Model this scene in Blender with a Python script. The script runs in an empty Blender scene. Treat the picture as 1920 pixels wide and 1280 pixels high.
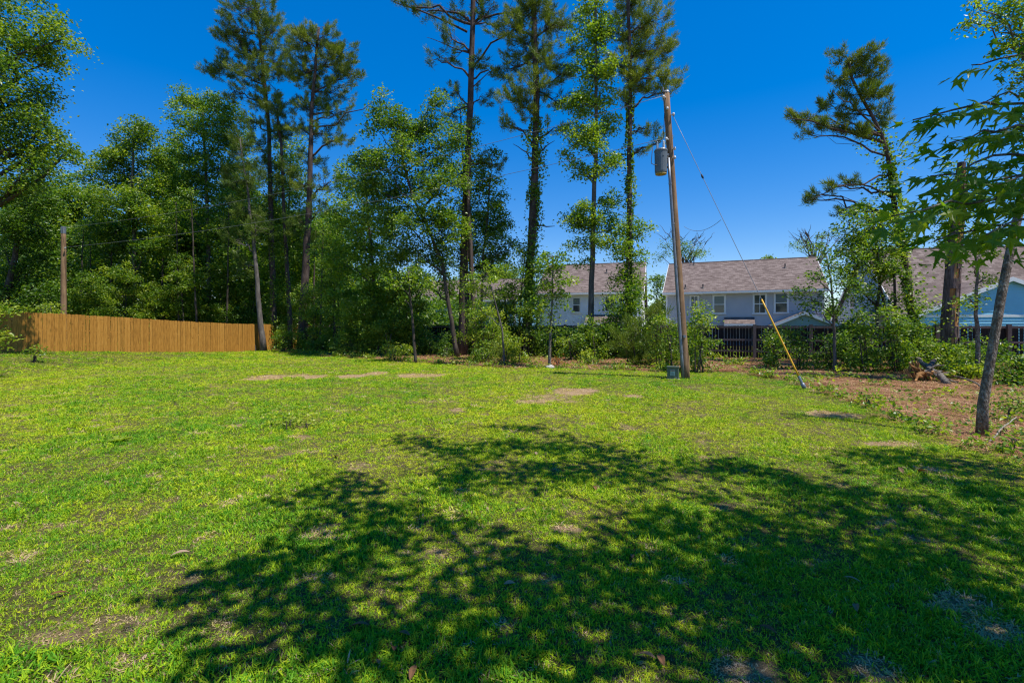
import bpy, math, random
import numpy as np
from mathutils import Vector

rng = np.random.default_rng(11)
random.seed(11)
R = math.radians
scene = bpy.context.scene
C = scene.collection

# ------------------------------------------------------------------ camera
F, CX, HY, CAMZ = 907.0, 960.0, 610.0, 1.7      # focal length, centre and horizon in photo pixels; eye height in metres
cam = bpy.data.cameras.new('camera')
cam.sensor_width = 36.0
cam.lens = F / 1920 * 36
cam.shift_y = (HY - 640.0) / 1920.0
cam.clip_start, cam.clip_end = 0.05, 2000
cam_o = bpy.data.objects.new('camera', cam)
cam_o.location = (0, 0, CAMZ)
cam_o.rotation_euler = (R(90), 0, 0)
C.objects.link(cam_o)
scene.camera = cam_o

# ------------------------------------------------------------------ sky, sun, exposure
SUN_EL = R(64)
SUN_AZ = (0.88, -0.475)                          # where the sun stands, as a ground direction
world = bpy.data.worlds.new('World')
scene.world = world
world.use_nodes = True
wn, wl = world.node_tree.nodes, world.node_tree.links
bg = wn['Background']
sky = wn.new('ShaderNodeTexSky')
sky.sky_type = 'NISHITA'
sky.sun_disc = False
sky.sun_elevation = SUN_EL
sky.sun_rotation = math.atan2(SUN_AZ[0], SUN_AZ[1])
sky.air_density, sky.dust_density, sky.ozone_density = 1.0, 0.0, 2.5
sky.altitude = 1200
hs = wn.new('ShaderNodeHueSaturation')
hs.inputs['Saturation'].default_value = 2.0
hs.inputs['Hue'].default_value = 0.515
hs.inputs['Value'].default_value = 1.68
gm = wn.new('ShaderNodeGamma'); gm.inputs['Gamma'].default_value = 0.60
wl.new(sky.outputs[0], gm.inputs['Color'])
wl.new(gm.outputs[0], hs.inputs['Color'])
wl.new(hs.outputs[0], bg.inputs['Color'])
bg.inputs['Strength'].default_value = 0.125
sl = bpy.data.lights.new('sun', 'SUN')
sl.energy = 4.3
sl.angle = R(0.53)
sl.color = (1.0, 0.95, 0.86)
so = bpy.data.objects.new('sun', sl)
sd = Vector((SUN_AZ[0] * math.cos(SUN_EL), SUN_AZ[1] * math.cos(SUN_EL), math.sin(SUN_EL)))
so.rotation_euler = sd.to_track_quat('Z', 'Y').to_euler()
so.location = (20, -20, 40)
C.objects.link(so)
scene.view_settings.view_transform = 'Standard'
scene.view_settings.look = 'None'
scene.view_settings.exposure = 0.66
scene.view_settings.gamma = 1.0
scene.view_settings.use_curve_mapping = False
scene.render.engine = 'CYCLES'
cy = scene.cycles
cy.max_bounces, cy.diffuse_bounces, cy.glossy_bounces, cy.transmission_bounces = 6, 4, 2, 4
cy.use_denoising = True
cy.denoiser = 'OPENIMAGEDENOISE'
cy.denoising_input_passes = 'RGB_ALBEDO_NORMAL'
cy.denoising_prefilter = 'NONE'
cy.pixel_filter_type = 'BLACKMAN_HARRIS'
cy.filter_width = 1.25
cy.sample_clamp_indirect = 2.0
cy.use_adaptive_sampling = False
cy.caustics_reflective = cy.caustics_refractive = False

# ------------------------------------------------------------------ helpers
def smooth(a, b, x):
    t = np.clip((np.asarray(x, float) - a) / (b - a), 0, 1)
    return t * t * (3 - 2 * t)

def hash2(i, j, s):
    v = np.sin(i * 127.1 + j * 311.7 + s * 74.7) * 43758.5453
    return v - np.floor(v)

def vnoise(x, y, s=0.0):
    xi, yi = np.floor(x), np.floor(y)
    fx, fy = x - xi, y - yi
    fx, fy = fx * fx * (3 - 2 * fx), fy * fy * (3 - 2 * fy)
    a, b = hash2(xi, yi, s), hash2(xi + 1, yi, s)
    c, d = hash2(xi, yi + 1, s), hash2(xi + 1, yi + 1, s)
    return (a * (1 - fx) + b * fx) * (1 - fy) + (c * (1 - fx) + d * fx) * fy

def fbm(x, y, s=0.0):
    return (vnoise(x, y, s) + 0.5 * vnoise(x * 2.1, y * 2.1, s + 3) + 0.25 * vnoise(x * 4.3, y * 4.3, s + 7)) / 1.75

def ground_z(x, y):
    x, y = np.asarray(x, float), np.asarray(y, float)
    rise = 0.55 * smooth(-16.6, -22.5, x) * smooth(8, 16, y) * (1 - smooth(60, 90, y))
    bank = 0.16 * smooth(12.5, 16.5, x) * smooth(10, 13, y) * (1 - smooth(18.5, 20, y))
    return rise + bank + 0.05 * (fbm(x * 0.25, y * 0.25, 5) - 0.5)

def gz(x, y):
    return float(ground_z(x, y))

def P(px, py, Y):                                # a photo pixel at the distance Y
    return np.array([(px - CX) / F * Y, Y, CAMZ + (HY - py) / F * Y])

def on_ground(px, py):
    Y = CAMZ * F / (py - HY)
    return (px - CX) / F * Y, Y

class MB:                                        # collects geometry as numpy blocks
    def __init__(self):
        self.v, self.f3, self.f4, self.t, self.n = [], [], [], [], 0
    def add(self, v, f3=None, f4=None, tone=None):
        v = np.asarray(v, float).reshape(-1, 3)
        if f3 is not None and len(f3): self.f3.append(np.asarray(f3, int).reshape(-1, 3) + self.n)
        if f4 is not None and len(f4): self.f4.append(np.asarray(f4, int).reshape(-1, 4) + self.n)
        self.v.append(v)
        self.t.append(np.full(len(v), 0.5) if tone is None else np.asarray(tone, float))
        self.n += len(v)
    def box(self, lo, hi):
        (a, b, c), (d, e, f) = lo, hi
        v = [(a,b,c),(d,b,c),(d,e,c),(a,e,c),(a,b,f),(d,b,f),(d,e,f),(a,e,f)]
        self.add(v, f4=[(0,3,2,1),(4,5,6,7),(0,1,5,4),(1,2,6,5),(2,3,7,6),(3,0,4,7)])
    def prism(self, poly, d):                    # closed polygon (3D points) pushed along d
        p = np.asarray(poly, float); n = len(p)
        v = np.vstack([p, p + np.asarray(d, float)])
        f4 = [(i, (i + 1) % n, n + (i + 1) % n, n + i) for i in range(n)]
        f3 = [(0, i + 1, i) for i in range(1, n - 1)] + [(n, n + i, n + i + 1) for i in range(1, n - 1)]
        self.add(v, f3=f3, f4=f4)
    def chevron(self, a, b_, c, drop, d):         # an inverted V of thickness drop, pushed along d
        dn = np.array([0, 0, -drop])
        for (p, q) in ((a, b_), (b_, c)):
            p, q = np.asarray(p, float), np.asarray(q, float)
            self.prism([p, q, q + dn, p + dn], d)
    def tube(self, pts, rad, sides=8, cap=True, wob=0.0):
        p = np.asarray(pts, float); n = len(p)
        r = np.broadcast_to(np.asarray(rad, float), (n,))
        t = np.gradient(p, axis=0)
        t /= np.linalg.norm(t, axis=1, keepdims=True) + 1e-9
        ref = np.array([0., 0, 1]) if abs(t[:, 2]).mean() < 0.8 else np.array([1., 0, 0])
        u = np.cross(t, ref); u /= np.linalg.norm(u, axis=1, keepdims=True) + 1e-9
        w = np.cross(t, u)
        a = np.arange(sides) / sides * 2 * math.pi
        rr = r[:, None] * (1 + wob * (rng.random((n, sides)) - 0.5))
        v = p[:, None] + rr[..., None] * (np.cos(a)[None, :, None] * u[:, None] + np.sin(a)[None, :, None] * w[:, None])
        v = v.reshape(-1, 3)
        i = np.arange(n - 1)[:, None] * sides; j = np.arange(sides)[None]; k = (j + 1) % sides
        f4 = np.stack([i + j, i + k, i + sides + k, i + sides + j], -1).reshape(-1, 4)
        f3 = []
        if cap:
            v = np.vstack([v, p[:1], p[-1:]])
            b = n * sides
            f3 = [(b, (q + 1) % sides, q) for q in range(sides)] + [(b + 1, (n - 1) * sides + q, (n - 1) * sides + (q + 1) % sides) for q in range(sides)]
        self.add(v, f3=f3, f4=f4)
    def mesh(self, name, smooth_shade=False, origin=(0, 0, 0)):
        me = bpy.data.meshes.new(name)
        v = np.vstack(self.v) - np.asarray(origin, float)
        f3 = np.vstack(self.f3) if self.f3 else np.zeros((0, 3), int)
        f4 = np.vstack(self.f4) if self.f4 else np.zeros((0, 4), int)
        me.vertices.add(len(v)); me.vertices.foreach_set('co', v.astype(np.float32).ravel())
        loops = np.concatenate([f3.ravel(), f4.ravel()]).astype(np.int32)
        me.loops.add(len(loops)); me.loops.foreach_set('vertex_index', loops)
        n3, n4 = len(f3), len(f4)
        me.polygons.add(n3 + n4)
        st = np.concatenate([np.arange(n3) * 3, n3 * 3 + np.arange(n4) * 4]).astype(np.int32)
        me.polygons.foreach_set('loop_start', st)
        me.polygons.foreach_set('use_smooth', np.full(n3 + n4, bool(smooth_shade)))
        me.update(calc_edges=True)
        at = me.attributes.new('tone', 'FLOAT', 'POINT')
        at.data.foreach_set('value', np.concatenate(self.t).astype(np.float32))
        return me

def link(name, me, mat, parent=None):
    o = bpy.data.objects.new(name, me)
    C.objects.link(o)
    if mat is not None and not me.materials: me.materials.append(mat)
    if parent is not None: o.parent = parent
    return o

def tag(o, label=None, cat=None, group=None, kind=None):
    if label: o['label'] = label
    if cat: o['category'] = cat
    if group: o['group'] = group
    if kind: o['kind'] = kind
    return o

def thing(name, label, cat, loc, rz=0.0, group=None):
    o = bpy.data.objects.new(name, None)
    o.empty_display_size = 0.2
    o.location = tuple(float(c) for c in loc); o.rotation_euler = (0, 0, rz)
    C.objects.link(o)
    return tag(o, label, cat, group)

# ------------------------------------------------------------------ materials
def new_mat(name):
    m = bpy.data.materials.new(name); m.use_nodes = True
    nt = m.node_tree
    return m, nt.nodes, nt.links, nt.nodes['Principled BSDF']

def ramp(nodes, stops):
    r = nodes.new('ShaderNodeValToRGB')
    e = r.color_ramp.elements
    while len(e) < len(stops): e.new(0.5)
    for k, (p, c) in enumerate(stops):
        e[k].position = p; e[k].color = (*c, 1)
    return r

def noise(nodes, links, scale, detail=4, vec=None, rough=0.55, stretch=None):
    n = nodes.new('ShaderNodeTexNoise')
    n.inputs['Scale'].default_value = scale; n.inputs['Detail'].default_value = detail
    n.inputs['Roughness'].default_value = rough
    if vec is not None:
        if stretch:
            mp = nodes.new('ShaderNodeMapping'); mp.inputs['Scale'].default_value = stretch
            links.new(vec, mp.inputs['Vector']); vec = mp.outputs[0]
        links.new(vec, n.inputs['Vector'])
    return n

def math_n(nodes, links, op, a, b):
    m = nodes.new('ShaderNodeMath'); m.operation = op
    for i, x in enumerate((a, b)):
        if isinstance(x, (int, float)): m.inputs[i].default_value = x
        else: links.new(x, m.inputs[i])
    return m.outputs[0]

def leaf_mat(name, stops, trans=0.4, rough=0.5, spec=0.35, instancer=False, tcol=1.6):
    m, N, L, b = new_mat(name)
    at = N.new('ShaderNodeAttribute'); at.attribute_name = 'tone'
    fac = at.outputs['Fac']
    if instancer: at.attribute_type = 'INSTANCER'
    r = ramp(N, stops)
    L.new(fac, r.inputs[0])
    L.new(r.outputs[0], b.inputs['Base Color'])
    b.inputs['Roughness'].default_value = rough
    b.inputs['Specular IOR Level'].default_value = spec
    t = N.new('ShaderNodeBsdfTranslucent')
    mul = N.new('ShaderNodeMix'); mul.data_type = 'RGBA'; mul.blend_type = 'MULTIPLY'
    mul.inputs['Factor'].default_value = 1
    L.new(r.outputs[0], mul.inputs['A']); mul.inputs['B'].default_value = (tcol, tcol * 1.05, tcol * 0.35, 1)
    L.new(mul.outputs['Result'], t.inputs['Color'])
    mx = N.new('ShaderNodeMixShader'); mx.inputs[0].default_value = trans
    L.new(b.outputs[0], mx.inputs[1]); L.new(t.outputs[0], mx.inputs[2])
    L.new(mx.outputs[0], N['Material Output'].inputs['Surface'])
    return m

def bark_mat(name, c0, c1, c2, scale=6.0, bump=0.6, stretch=(1, 1, 0.22)):
    m, N, L, b = new_mat(name)
    g = N.new('ShaderNodeNewGeometry')
    n1 = noise(N, L, scale, 6, g.outputs['Position'], 0.65, stretch)
    n2 = noise(N, L, scale * 0.22, 3, g.outputs['Position'])
    v = N.new('ShaderNodeTexVoronoi'); v.inputs['Scale'].default_value = scale * 1.6
    mp = N.new('ShaderNodeMapping'); mp.inputs['Scale'].default_value = (1, 1, 0.35)
    L.new(g.outputs['Position'], mp.inputs['Vector']); L.new(mp.outputs[0], v.inputs['Vector'])
    s = math_n(N, L, 'ADD', math_n(N, L, 'MULTIPLY', n1.outputs[0], 0.75), math_n(N, L, 'MULTIPLY', n2.outputs[0], 0.3))
    r = ramp(N, [(0.32, c0), (0.52, c1), (0.72, c2)])
    L.new(s, r.inputs[0]); L.new(r.outputs[0], b.inputs['Base Color'])
    b.inputs['Roughness'].default_value = 0.9; b.inputs['Specular IOR Level'].default_value = 0.15
    bp = N.new('ShaderNodeBump'); bp.inputs['Strength'].default_value = bump; bp.inputs['Distance'].default_value = 0.03
    L.new(math_n(N, L, 'ADD', n1.outputs[0], math_n(N, L, 'MULTIPLY', v.outputs[0], 0.5)), bp.inputs['Height'])
    L.new(bp.outputs[0], b.inputs['Normal'])
    return m

def paint_mat(name, col, rough=0.6, var=0.12, nscale=2.5, spec=0.3, metal=0.0, dirt=None, objrand=0.0):
    m, N, L, b = new_mat(name)
    g = N.new('ShaderNodeNewGeometry')
    n1 = noise(N, L, nscale, 5, g.outputs['Position'])
    lo = tuple(c * (1 - var) for c in col) if dirt is None else dirt
    hi = tuple(min(1, c * (1 + var)) for c in col)
    r = ramp(N, [(0.3, lo), (0.7, hi)])
    f = n1.outputs[0]
    if objrand:
        oi = N.new('ShaderNodeObjectInfo')
        f = math_n(N, L, 'ADD', f, math_n(N, L, 'MULTIPLY', math_n(N, L, 'SUBTRACT', oi.outputs['Random'], 0.5), objrand))
    L.new(f, r.inputs[0]); L.new(r.outputs[0], b.inputs['Base Color'])
    b.inputs['Roughness'].default_value = rough
    b.inputs['Specular IOR Level'].default_value = spec; b.inputs['Metallic'].default_value = metal
    return m

def wood_mat(name, c0, c1, c2, grain=9.0, objrand=0.18):
    m, N, L, b = new_mat(name)
    tc = N.new('ShaderNodeTexCoord'); oi = N.new('ShaderNodeObjectInfo')
    ad = N.new('ShaderNodeVectorMath'); ad.operation = 'ADD'
    sc = N.new('ShaderNodeVectorMath'); sc.operation = 'SCALE'; sc.inputs['Scale'].default_value = 37.0
    cb = N.new('ShaderNodeCombineXYZ')
    for i in range(3): L.new(oi.outputs['Random'], cb.inputs[i])
    L.new(cb.outputs[0], sc.inputs[0])
    L.new(tc.outputs['Object'], ad.inputs[0]); L.new(sc.outputs[0], ad.inputs[1])
    n1 = noise(N, L, grain, 5, ad.outputs[0], 0.6, (4, 4, 0.35))
    kn = N.new('ShaderNodeTexVoronoi'); kn.inputs['Scale'].default_value = 3.2
    L.new(ad.outputs[0], kn.inputs['Vector'])
    knot = ramp(N, [(0.03, (0.28, 0.28, 0.28)), (0.16, (1, 1, 1))])
    L.new(kn.outputs['Distance'], knot.inputs[0])
    f = math_n(N, L, 'ADD', n1.outputs[0], math_n(N, L, 'MULTIPLY', math_n(N, L, 'SUBTRACT', oi.outputs['Random'], 0.5), objrand))
    r = ramp(N, [(0.25, c0), (0.5, c1), (0.8, c2)])
    L.new(f, r.inputs[0])
    mx = N.new('ShaderNodeMix'); mx.data_type = 'RGBA'; mx.blend_type = 'MULTIPLY'; mx.inputs['Factor'].default_value = 0.75
    L.new(r.outputs[0], mx.inputs['A']); L.new(knot.outputs[0], mx.inputs['B'])
    L.new(mx.outputs['Result'], b.inputs['Base Color'])
    b.inputs['Roughness'].default_value = 0.8; b.inputs['Specular IOR Level'].default_value = 0.2
    bp = N.new('ShaderNodeBump'); bp.inputs['Strength'].default_value = 0.3; bp.inputs['Distance'].default_value = 0.01
    L.new(n1.outputs[0], bp.inputs['Height']); L.new(bp.outputs[0], b.inputs['Normal'])
    return m

def shingle_mat(name, c0, c1, c2):
    m, N, L, b = new_mat(name)
    tc = N.new('ShaderNodeTexCoord')
    mp = N.new('ShaderNodeMapping'); mp.inputs['Scale'].default_value = (1, 1.15, 0)
    L.new(tc.outputs['Object'], mp.inputs['Vector'])
    br = N.new('ShaderNodeTexBrick')
    br.inputs['Scale'].default_value = 1.0
    br.inputs['Brick Width'].default_value = 0.34; br.inputs['Row Height'].default_value = 0.15
    br.inputs['Mortar Size'].default_value = 0.008; br.inputs['Bias'].default_value = -0.1
    br.inputs['Color1'].default_value = (0, 0, 0, 1); br.inputs['Color2'].default_value = (1, 1, 1, 1)
    br.inputs['Mortar'].default_value = (0, 0, 0, 1)
    L.new(mp.outputs[0], br.inputs['Vector'])
    n1 = noise(N, L, 14, 5, tc.outputs['Object']); n2 = noise(N, L, 0.7, 3, tc.outputs['Object'])
    f = math_n(N, L, 'ADD', math_n(N, L, 'MULTIPLY', br.outputs['Color'], 0.42), math_n(N, L, 'MULTIPLY', n1.outputs[0], 0.45))
    f = math_n(N, L, 'ADD', f, math_n(N, L, 'MULTIPLY', n2.outputs[0], 0.1))
    r = ramp(N, [(0.18, c0), (0.45, c1), (0.80, c2)])
    L.new(f, r.inputs[0]); L.new(r.outputs[0], b.inputs['Base Color'])
    b.inputs['Roughness'].default_value = 0.95; b.inputs['Specular IOR Level'].default_value = 0.1
    bp = N.new('ShaderNodeBump'); bp.inputs['Strength'].default_value = 0.5; bp.inputs['Distance'].default_value = 0.02
    L.new(f, bp.inputs['Height']); L.new(bp.outputs[0], b.inputs['Normal'])
    return m

M = {}
M['hard'] = leaf_mat('hardwood_leaf', [(0.0, (0.034, 0.088, 0.010)), (0.5, (0.125, 0.225, 0.017)), (1.0, (0.36, 0.42, 0.03))], 0.42, 0.42, 0.5)
M['gum'] = leaf_mat('sweetgum_leaf', [(0.0, (0.042, 0.105, 0.010)), (0.5, (0.135, 0.245, 0.017)), (1.0, (0.33, 0.40, 0.03))], 0.44, 0.42, 0.5)
M['near'] = leaf_mat('near_leaf', [(0.0, (0.060, 0.150, 0.018)), (0.5, (0.145, 0.25, 0.018)), (1.0, (0.36, 0.40, 0.025))], 0.55, 0.42, 0.4)
M['shrub'] = leaf_mat('shrub_leaf', [(0.0, (0.036, 0.095, 0.010)), (0.5, (0.135, 0.235, 0.017)), (1.0, (0.34, 0.39, 0.03))], 0.42, 0.42, 0.5)
M['pine'] = leaf_mat('pine_needle', [(0.0, (0.044, 0.095, 0.016)), (0.5, (0.165, 0.225, 0.028)), (1.0, (0.36, 0.37, 0.045))], 0.22, 0.55, 0.25)
M['youngpine'] = leaf_mat('young_pine_needle', [(0.0, (0.05, 0.10, 0.012)), (0.5, (0.11, 0.17, 0.018)), (1.0, (0.20, 0.23, 0.03))], 0.25, 0.55, 0.25)
M['orange'] = leaf_mat('dry_orange_leaf', [(0.0, (0.20, 0.05, 0.01)), (0.6, (0.34, 0.11, 0.02)), (1.0, (0.20, 0.20, 0.03))], 0.25)
M['grass'] = leaf_mat('grass_blade', [(0.0, (0.50, 0.35, 0.24)), (0.10, (0.46, 0.34, 0.16)), (0.16, (0.48, 0.50, 0.020)), (0.42, (0.36, 0.465, 0.010)), (1.0, (0.085, 0.25, 0.011))], 0.20, 0.60, 0.15, True, 1.5)
M['straw'] = leaf_mat('pine_straw', [(0.0, (0.20, 0.085, 0.04)), (0.5, (0.36, 0.18, 0.085)), (1.0, (0.50, 0.32, 0.19))], 0.05, 0.8, 0.1, True, 1.0)
M['deadleaf'] = leaf_mat('dead_leaf', [(0.0, (0.13, 0.055, 0.025)), (0.5, (0.22, 0.11, 0.05)), (1.0, (0.32, 0.24, 0.16))], 0.1, 0.7, 0.2)
M['pinebark'] = bark_mat('pine_bark', (0.024, 0.017, 0.016), (0.072, 0.052, 0.046), (0.15, 0.112, 0.098), 7)
M['greybark'] = bark_mat('grey_bark', (0.045, 0.040, 0.036), (0.11, 0.096, 0.086), (0.21, 0.19, 0.175), 9, 0.35)
M['darkbark'] = bark_mat('dark_bark', (0.022, 0.018, 0.015), (0.065, 0.052, 0.043), (0.14, 0.12, 0.10), 8, 0.4)
M['snagbark'] = bark_mat('peeling_bark', (0.030, 0.022, 0.022), (0.12, 0.085, 0.075), (0.24, 0.19, 0.18), 9, 1.0)
M['snagwood'] = bark_mat('bare_snag_wood', (0.10, 0.045, 0.018), (0.34, 0.17, 0.060), (0.52, 0.31, 0.14), 7, 0.7)
M['mossbark'] = bark_mat('lichen_bark', (0.040, 0.031, 0.025), (0.15, 0.122, 0.097), (0.42, 0.40, 0.36), 34, 1.0, (1, 1, 0.5))
M['stickwood'] = bark_mat('pale_stick', (0.16, 0.13, 0.10), (0.30, 0.26, 0.21), (0.42, 0.38, 0.33), 20, 0.3)
M['pole'] = bark_mat('pole_wood', (0.10, 0.058, 0.033), (0.21, 0.130, 0.075), (0.33, 0.22, 0.13), 10, 0.3, (1, 1, 0.06))
M['cedar'] = wood_mat('fence_pine_board', (0.20, 0.092, 0.015), (0.36, 0.168, 0.028), (0.47, 0.245, 0.052))
M['black'] = wood_mat('black_stained_board', (0.010, 0.009, 0.010), (0.018, 0.016, 0.017), (0.035, 0.030, 0.030))
M['brownpost'] = wood_mat('brown_stained_post', (0.075, 0.056, 0.052), (0.13, 0.10, 0.092), (0.19, 0.15, 0.14))
M['galv'] = paint_mat('galvanised_conduit', (0.19, 0.21, 0.245), 0.45, 0.2, 6, 0.5, 0.5)
M['steel'] = paint_mat('steel_strand', (0.20, 0.21, 0.23), 0.5, 0.15, 10, 0.5, 0.6)
M['wire'] = paint_mat('weathered_wire', (0.20, 0.21, 0.23), 0.6, 0.15, 10, 0.4, 0.3)
M['blackrubber'] = paint_mat('black_cable', (0.02, 0.02, 0.022), 0.6)
M['transformer'] = paint_mat('transformer_paint', (0.11, 0.135, 0.155), 0.45, 0.15, 5, 0.4)
M['rust'] = paint_mat('stained_base', (0.42, 0.30, 0.10), 0.6, 0.3, 8, 0.3)
M['porcelain'] = paint_mat('insulator', (0.50, 0.50, 0.50), 0.25, 0.1, 5, 0.5)
M['yellow'] = paint_mat('yellow_guard', (0.68, 0.36, 0.02), 0.45, 0.12, 6, 0.4)
M['boxgreen'] = paint_mat('pedestal_green', (0.095, 0.125, 0.085), 0.5, 0.15, 8, 0.4)
M['boxlabel'] = paint_mat('pedestal_sticker', (0.34, 0.42, 0.38), 0.5, 0.1, 8, 0.3)
M['boxprint'] = paint_mat('sticker_print', (0.12, 0.18, 0.16), 0.5, 0.1, 8, 0.3)
M['redprint'] = paint_mat('sticker_header', (0.30, 0.12, 0.07), 0.5, 0.1, 8, 0.3)
M['white'] = paint_mat('white_trim', (0.78, 0.78, 0.78), 0.5, 0.05, 1.5)
M['wgrey'] = paint_mat('grey_siding', (0.50, 0.495, 0.52), 0.6, 0.06, 1.2)
M['wwhite'] = paint_mat('white_siding', (0.82, 0.82, 0.84), 0.6, 0.05, 1.2)
M['wteal'] = paint_mat('teal_siding', (0.20, 0.40, 0.52), 0.6, 0.06, 1.2)
M['wblue'] = paint_mat('blue_siding', (0.24, 0.52, 0.68), 0.6, 0.06, 1.2)
M['wpale'] = paint_mat('pale_blue_siding', (0.46, 0.54, 0.64), 0.6, 0.05, 1.2)
M['wgreen'] = paint_mat('sage_gable', (0.25, 0.36, 0.33), 0.6, 0.06, 1.2)
M['cream'] = paint_mat('cream_trim', (0.60, 0.58, 0.28), 0.5, 0.05, 1.5)
M['roof'] = shingle_mat('shingle_brown', (0.085, 0.062, 0.055), (0.165, 0.128, 0.114), (0.27, 0.215, 0.195))
M['pipe'] = paint_mat('vent_pipe', (0.06, 0.055, 0.055), 0.6)
M['stone'] = bark_mat('stone', (0.20, 0.18, 0.17), (0.36, 0.33, 0.31), (0.48, 0.45, 0.42), 5, 0.3, (1, 1, 1))
def glass_mat(name, col, rough=0.06):
    m, N, L, b = new_mat(name)
    b.inputs['Base Color'].default_value = (*col, 1)
    b.inputs['Roughness'].default_value = rough; b.inputs['Specular IOR Level'].default_value = 0.7
    return m
M['glass'] = glass_mat('window_glass', (0.035, 0.045, 0.055))
M['blind'] = glass_mat('blind_behind_glass', (0.11, 0.15, 0.16), 0.2)

# ground: thatch and soil under the blades, tan where the turf is dry
m, N, L, b = new_mat('lawn_soil')
g = N.new('ShaderNodeNewGeometry')
at = N.new('ShaderNodeAttribute'); at.attribute_name = 'tone'
n1 = noise(N, L, 70, 8, g.outputs['Position'], 0.75); n2 = noise(N, L, 1.1, 4, g.outputs['Position'])
r1 = ramp(N, [(0.30, (0.030, 0.030, 0.012)), (0.52, (0.085, 0.080, 0.028)), (0.75, (0.25, 0.18, 0.11))])
r2 = ramp(N, [(0.25, (0.16, 0.10, 0.05)), (0.5, (0.32, 0.215, 0.125)), (0.8, (0.46, 0.34, 0.23))])
L.new(n1.outputs[0], r1.inputs[0]); L.new(n1.outputs[0], r2.inputs[0])
mx = N.new('ShaderNodeMix'); mx.data_type = 'RGBA'
L.new(at.outputs['Fac'], mx.inputs['Factor']); L.new(r1.outputs[0], mx.inputs['A']); L.new(r2.outputs[0], mx.inputs['B'])
L.new(mx.outputs['Result'], b.inputs['Base Color'])
b.inputs['Roughness'].default_value = 1; b.inputs['Specular IOR Level'].default_value = 0.05
bp = N.new('ShaderNodeBump'); bp.inputs['Strength'].default_value = 0.8; bp.inputs['Distance'].default_value = 0.03
L.new(n1.outputs[0], bp.inputs['Height']); L.new(bp.outputs[0], b.inputs['Normal'])
M['lawn'] = m
m, N, L, b = new_mat('pine_straw_ground')
g = N.new('ShaderNodeNewGeometry')
n1 = noise(N, L, 16, 7, g.outputs['Position'], 0.75, (1, 2.5, 1)); n2 = noise(N, L, 0.8, 4, g.outputs['Position'])
f = math_n(N, L, 'ADD', math_n(N, L, 'MULTIPLY', n1.outputs[0], 0.7), math_n(N, L, 'MULTIPLY', n2.outputs[0], 0.3))
r1 = ramp(N, [(0.3, (0.075, 0.038, 0.022)), (0.5, (0.24, 0.130, 0.072)), (0.72, (0.42, 0.26, 0.16))])
L.new(f, r1.inputs[0]); L.new(r1.outputs[0], b.inputs['Base Color'])
b.inputs['Roughness'].default_value = 1; b.inputs['Specular IOR Level'].default_value = 0.05
bp = N.new('ShaderNodeBump'); bp.inputs['Strength'].default_value = 0.9; bp.inputs['Distance'].default_value = 0.04
L.new(n1.outputs[0], bp.inputs['Height']); L.new(bp.outputs[0], b.inputs['Normal'])
M['bed'] = m

# ------------------------------------------------------------------ where the lawn ends and where it is dry
EDGE = np.array([(-30, 40.0), (-18.5, 40.0), (-16.2, 33.0), (-13, 29.5), (-10, 26.5), (-7, 24.5), (-4.5, 22.3), (-2, 20.6), (0, 19.6), (2, 18.9), (4, 18.3), (6, 17.8), (7.4, 17.6),
                 (8.3, 17.0), (8.5, 15.5), (8.0, 13.0), (7.6, 11.0), (7.0, 9.2), (6.9, 8.0), (6.45, 7.0), (6.3, 5.5), (6.6, 3.5), (7.2, 1.0), (8, -4), (9, -20)], float)
def bed_amount(x, y):                            # 1 beyond the lawn's edge (under the trees, in the straw), 0 on the lawn
    x, y = np.asarray(x, float), np.asarray(y, float)
    wob = 0.9 * (fbm(x * 0.9, y * 0.9, 2) - 0.5)
    back = np.interp(x, EDGE[:13, 0], EDGE[:13, 1])
    yy = EDGE[13:][::-1]
    right = np.interp(y, yy[:, 1], yy[:, 0])
    a = np.where(x < 8.0, y - back, -5.0) + wob * 1.2
    b_ = (x - right) + wob * 0.8
    b_ = np.where((y > 17.5) & (x > 7.6), np.maximum(b_, y - 17.2), b_)
    b_ = np.where(x < 4.0, -5.0, b_)
    cut = 1 - smooth(0.2, 0.6, y - (28.74 - 0.3905 * x))
    return smooth(-0.15, 0.35, np.maximum(a, b_)) * cut

DRY = [(500, 708, 34, 4.5), (562, 704, 18, 3), (590, 707, 20, 3), (660, 706, 30, 3.5), (705, 701, 30, 3), (775, 705, 34, 4), (815, 704, 22, 2.5), (1080, 734, 40, 7), (1000, 753, 40, 6),
       (1030, 745, 60, 8), (1190, 743, 20, 4), (1560, 776, 44, 7), (1665, 832, 55, 5), (860, 768, 22, 5), (500, 842, 22, 5), (560, 820, 26, 5), (430, 800, 30, 4), (345, 1085, 60, 25),
       (150, 1180, 70, 30), (1400, 1010, 26, 8), (1660, 975, 30, 10), (1730, 1010, 40, 10), (1790, 1130, 60, 16), (1390, 1265, 60, 20), (1860, 1180, 60, 20), (1640, 1245, 50, 20),
       (905, 1080, 24, 10), (800, 1045, 40, 12), (610, 1085, 40, 14), (1750, 880, 30, 6), (640, 1255, 40, 16), (1060, 990, 30, 8), (950, 1180, 30, 12)]
dry_g = []
for (px, py, rx, ry) in DRY:
    x0, y0 = on_ground(px, py); xa, _ = on_ground(px + rx, py); _, ya = on_ground(px, py - ry); _, yb = on_ground(px, py + ry)
    dry_g.append((x0, 0.5 * (ya + yb), abs(xa - x0), max(0.12, 0.5 * abs(ya - yb))))
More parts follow.
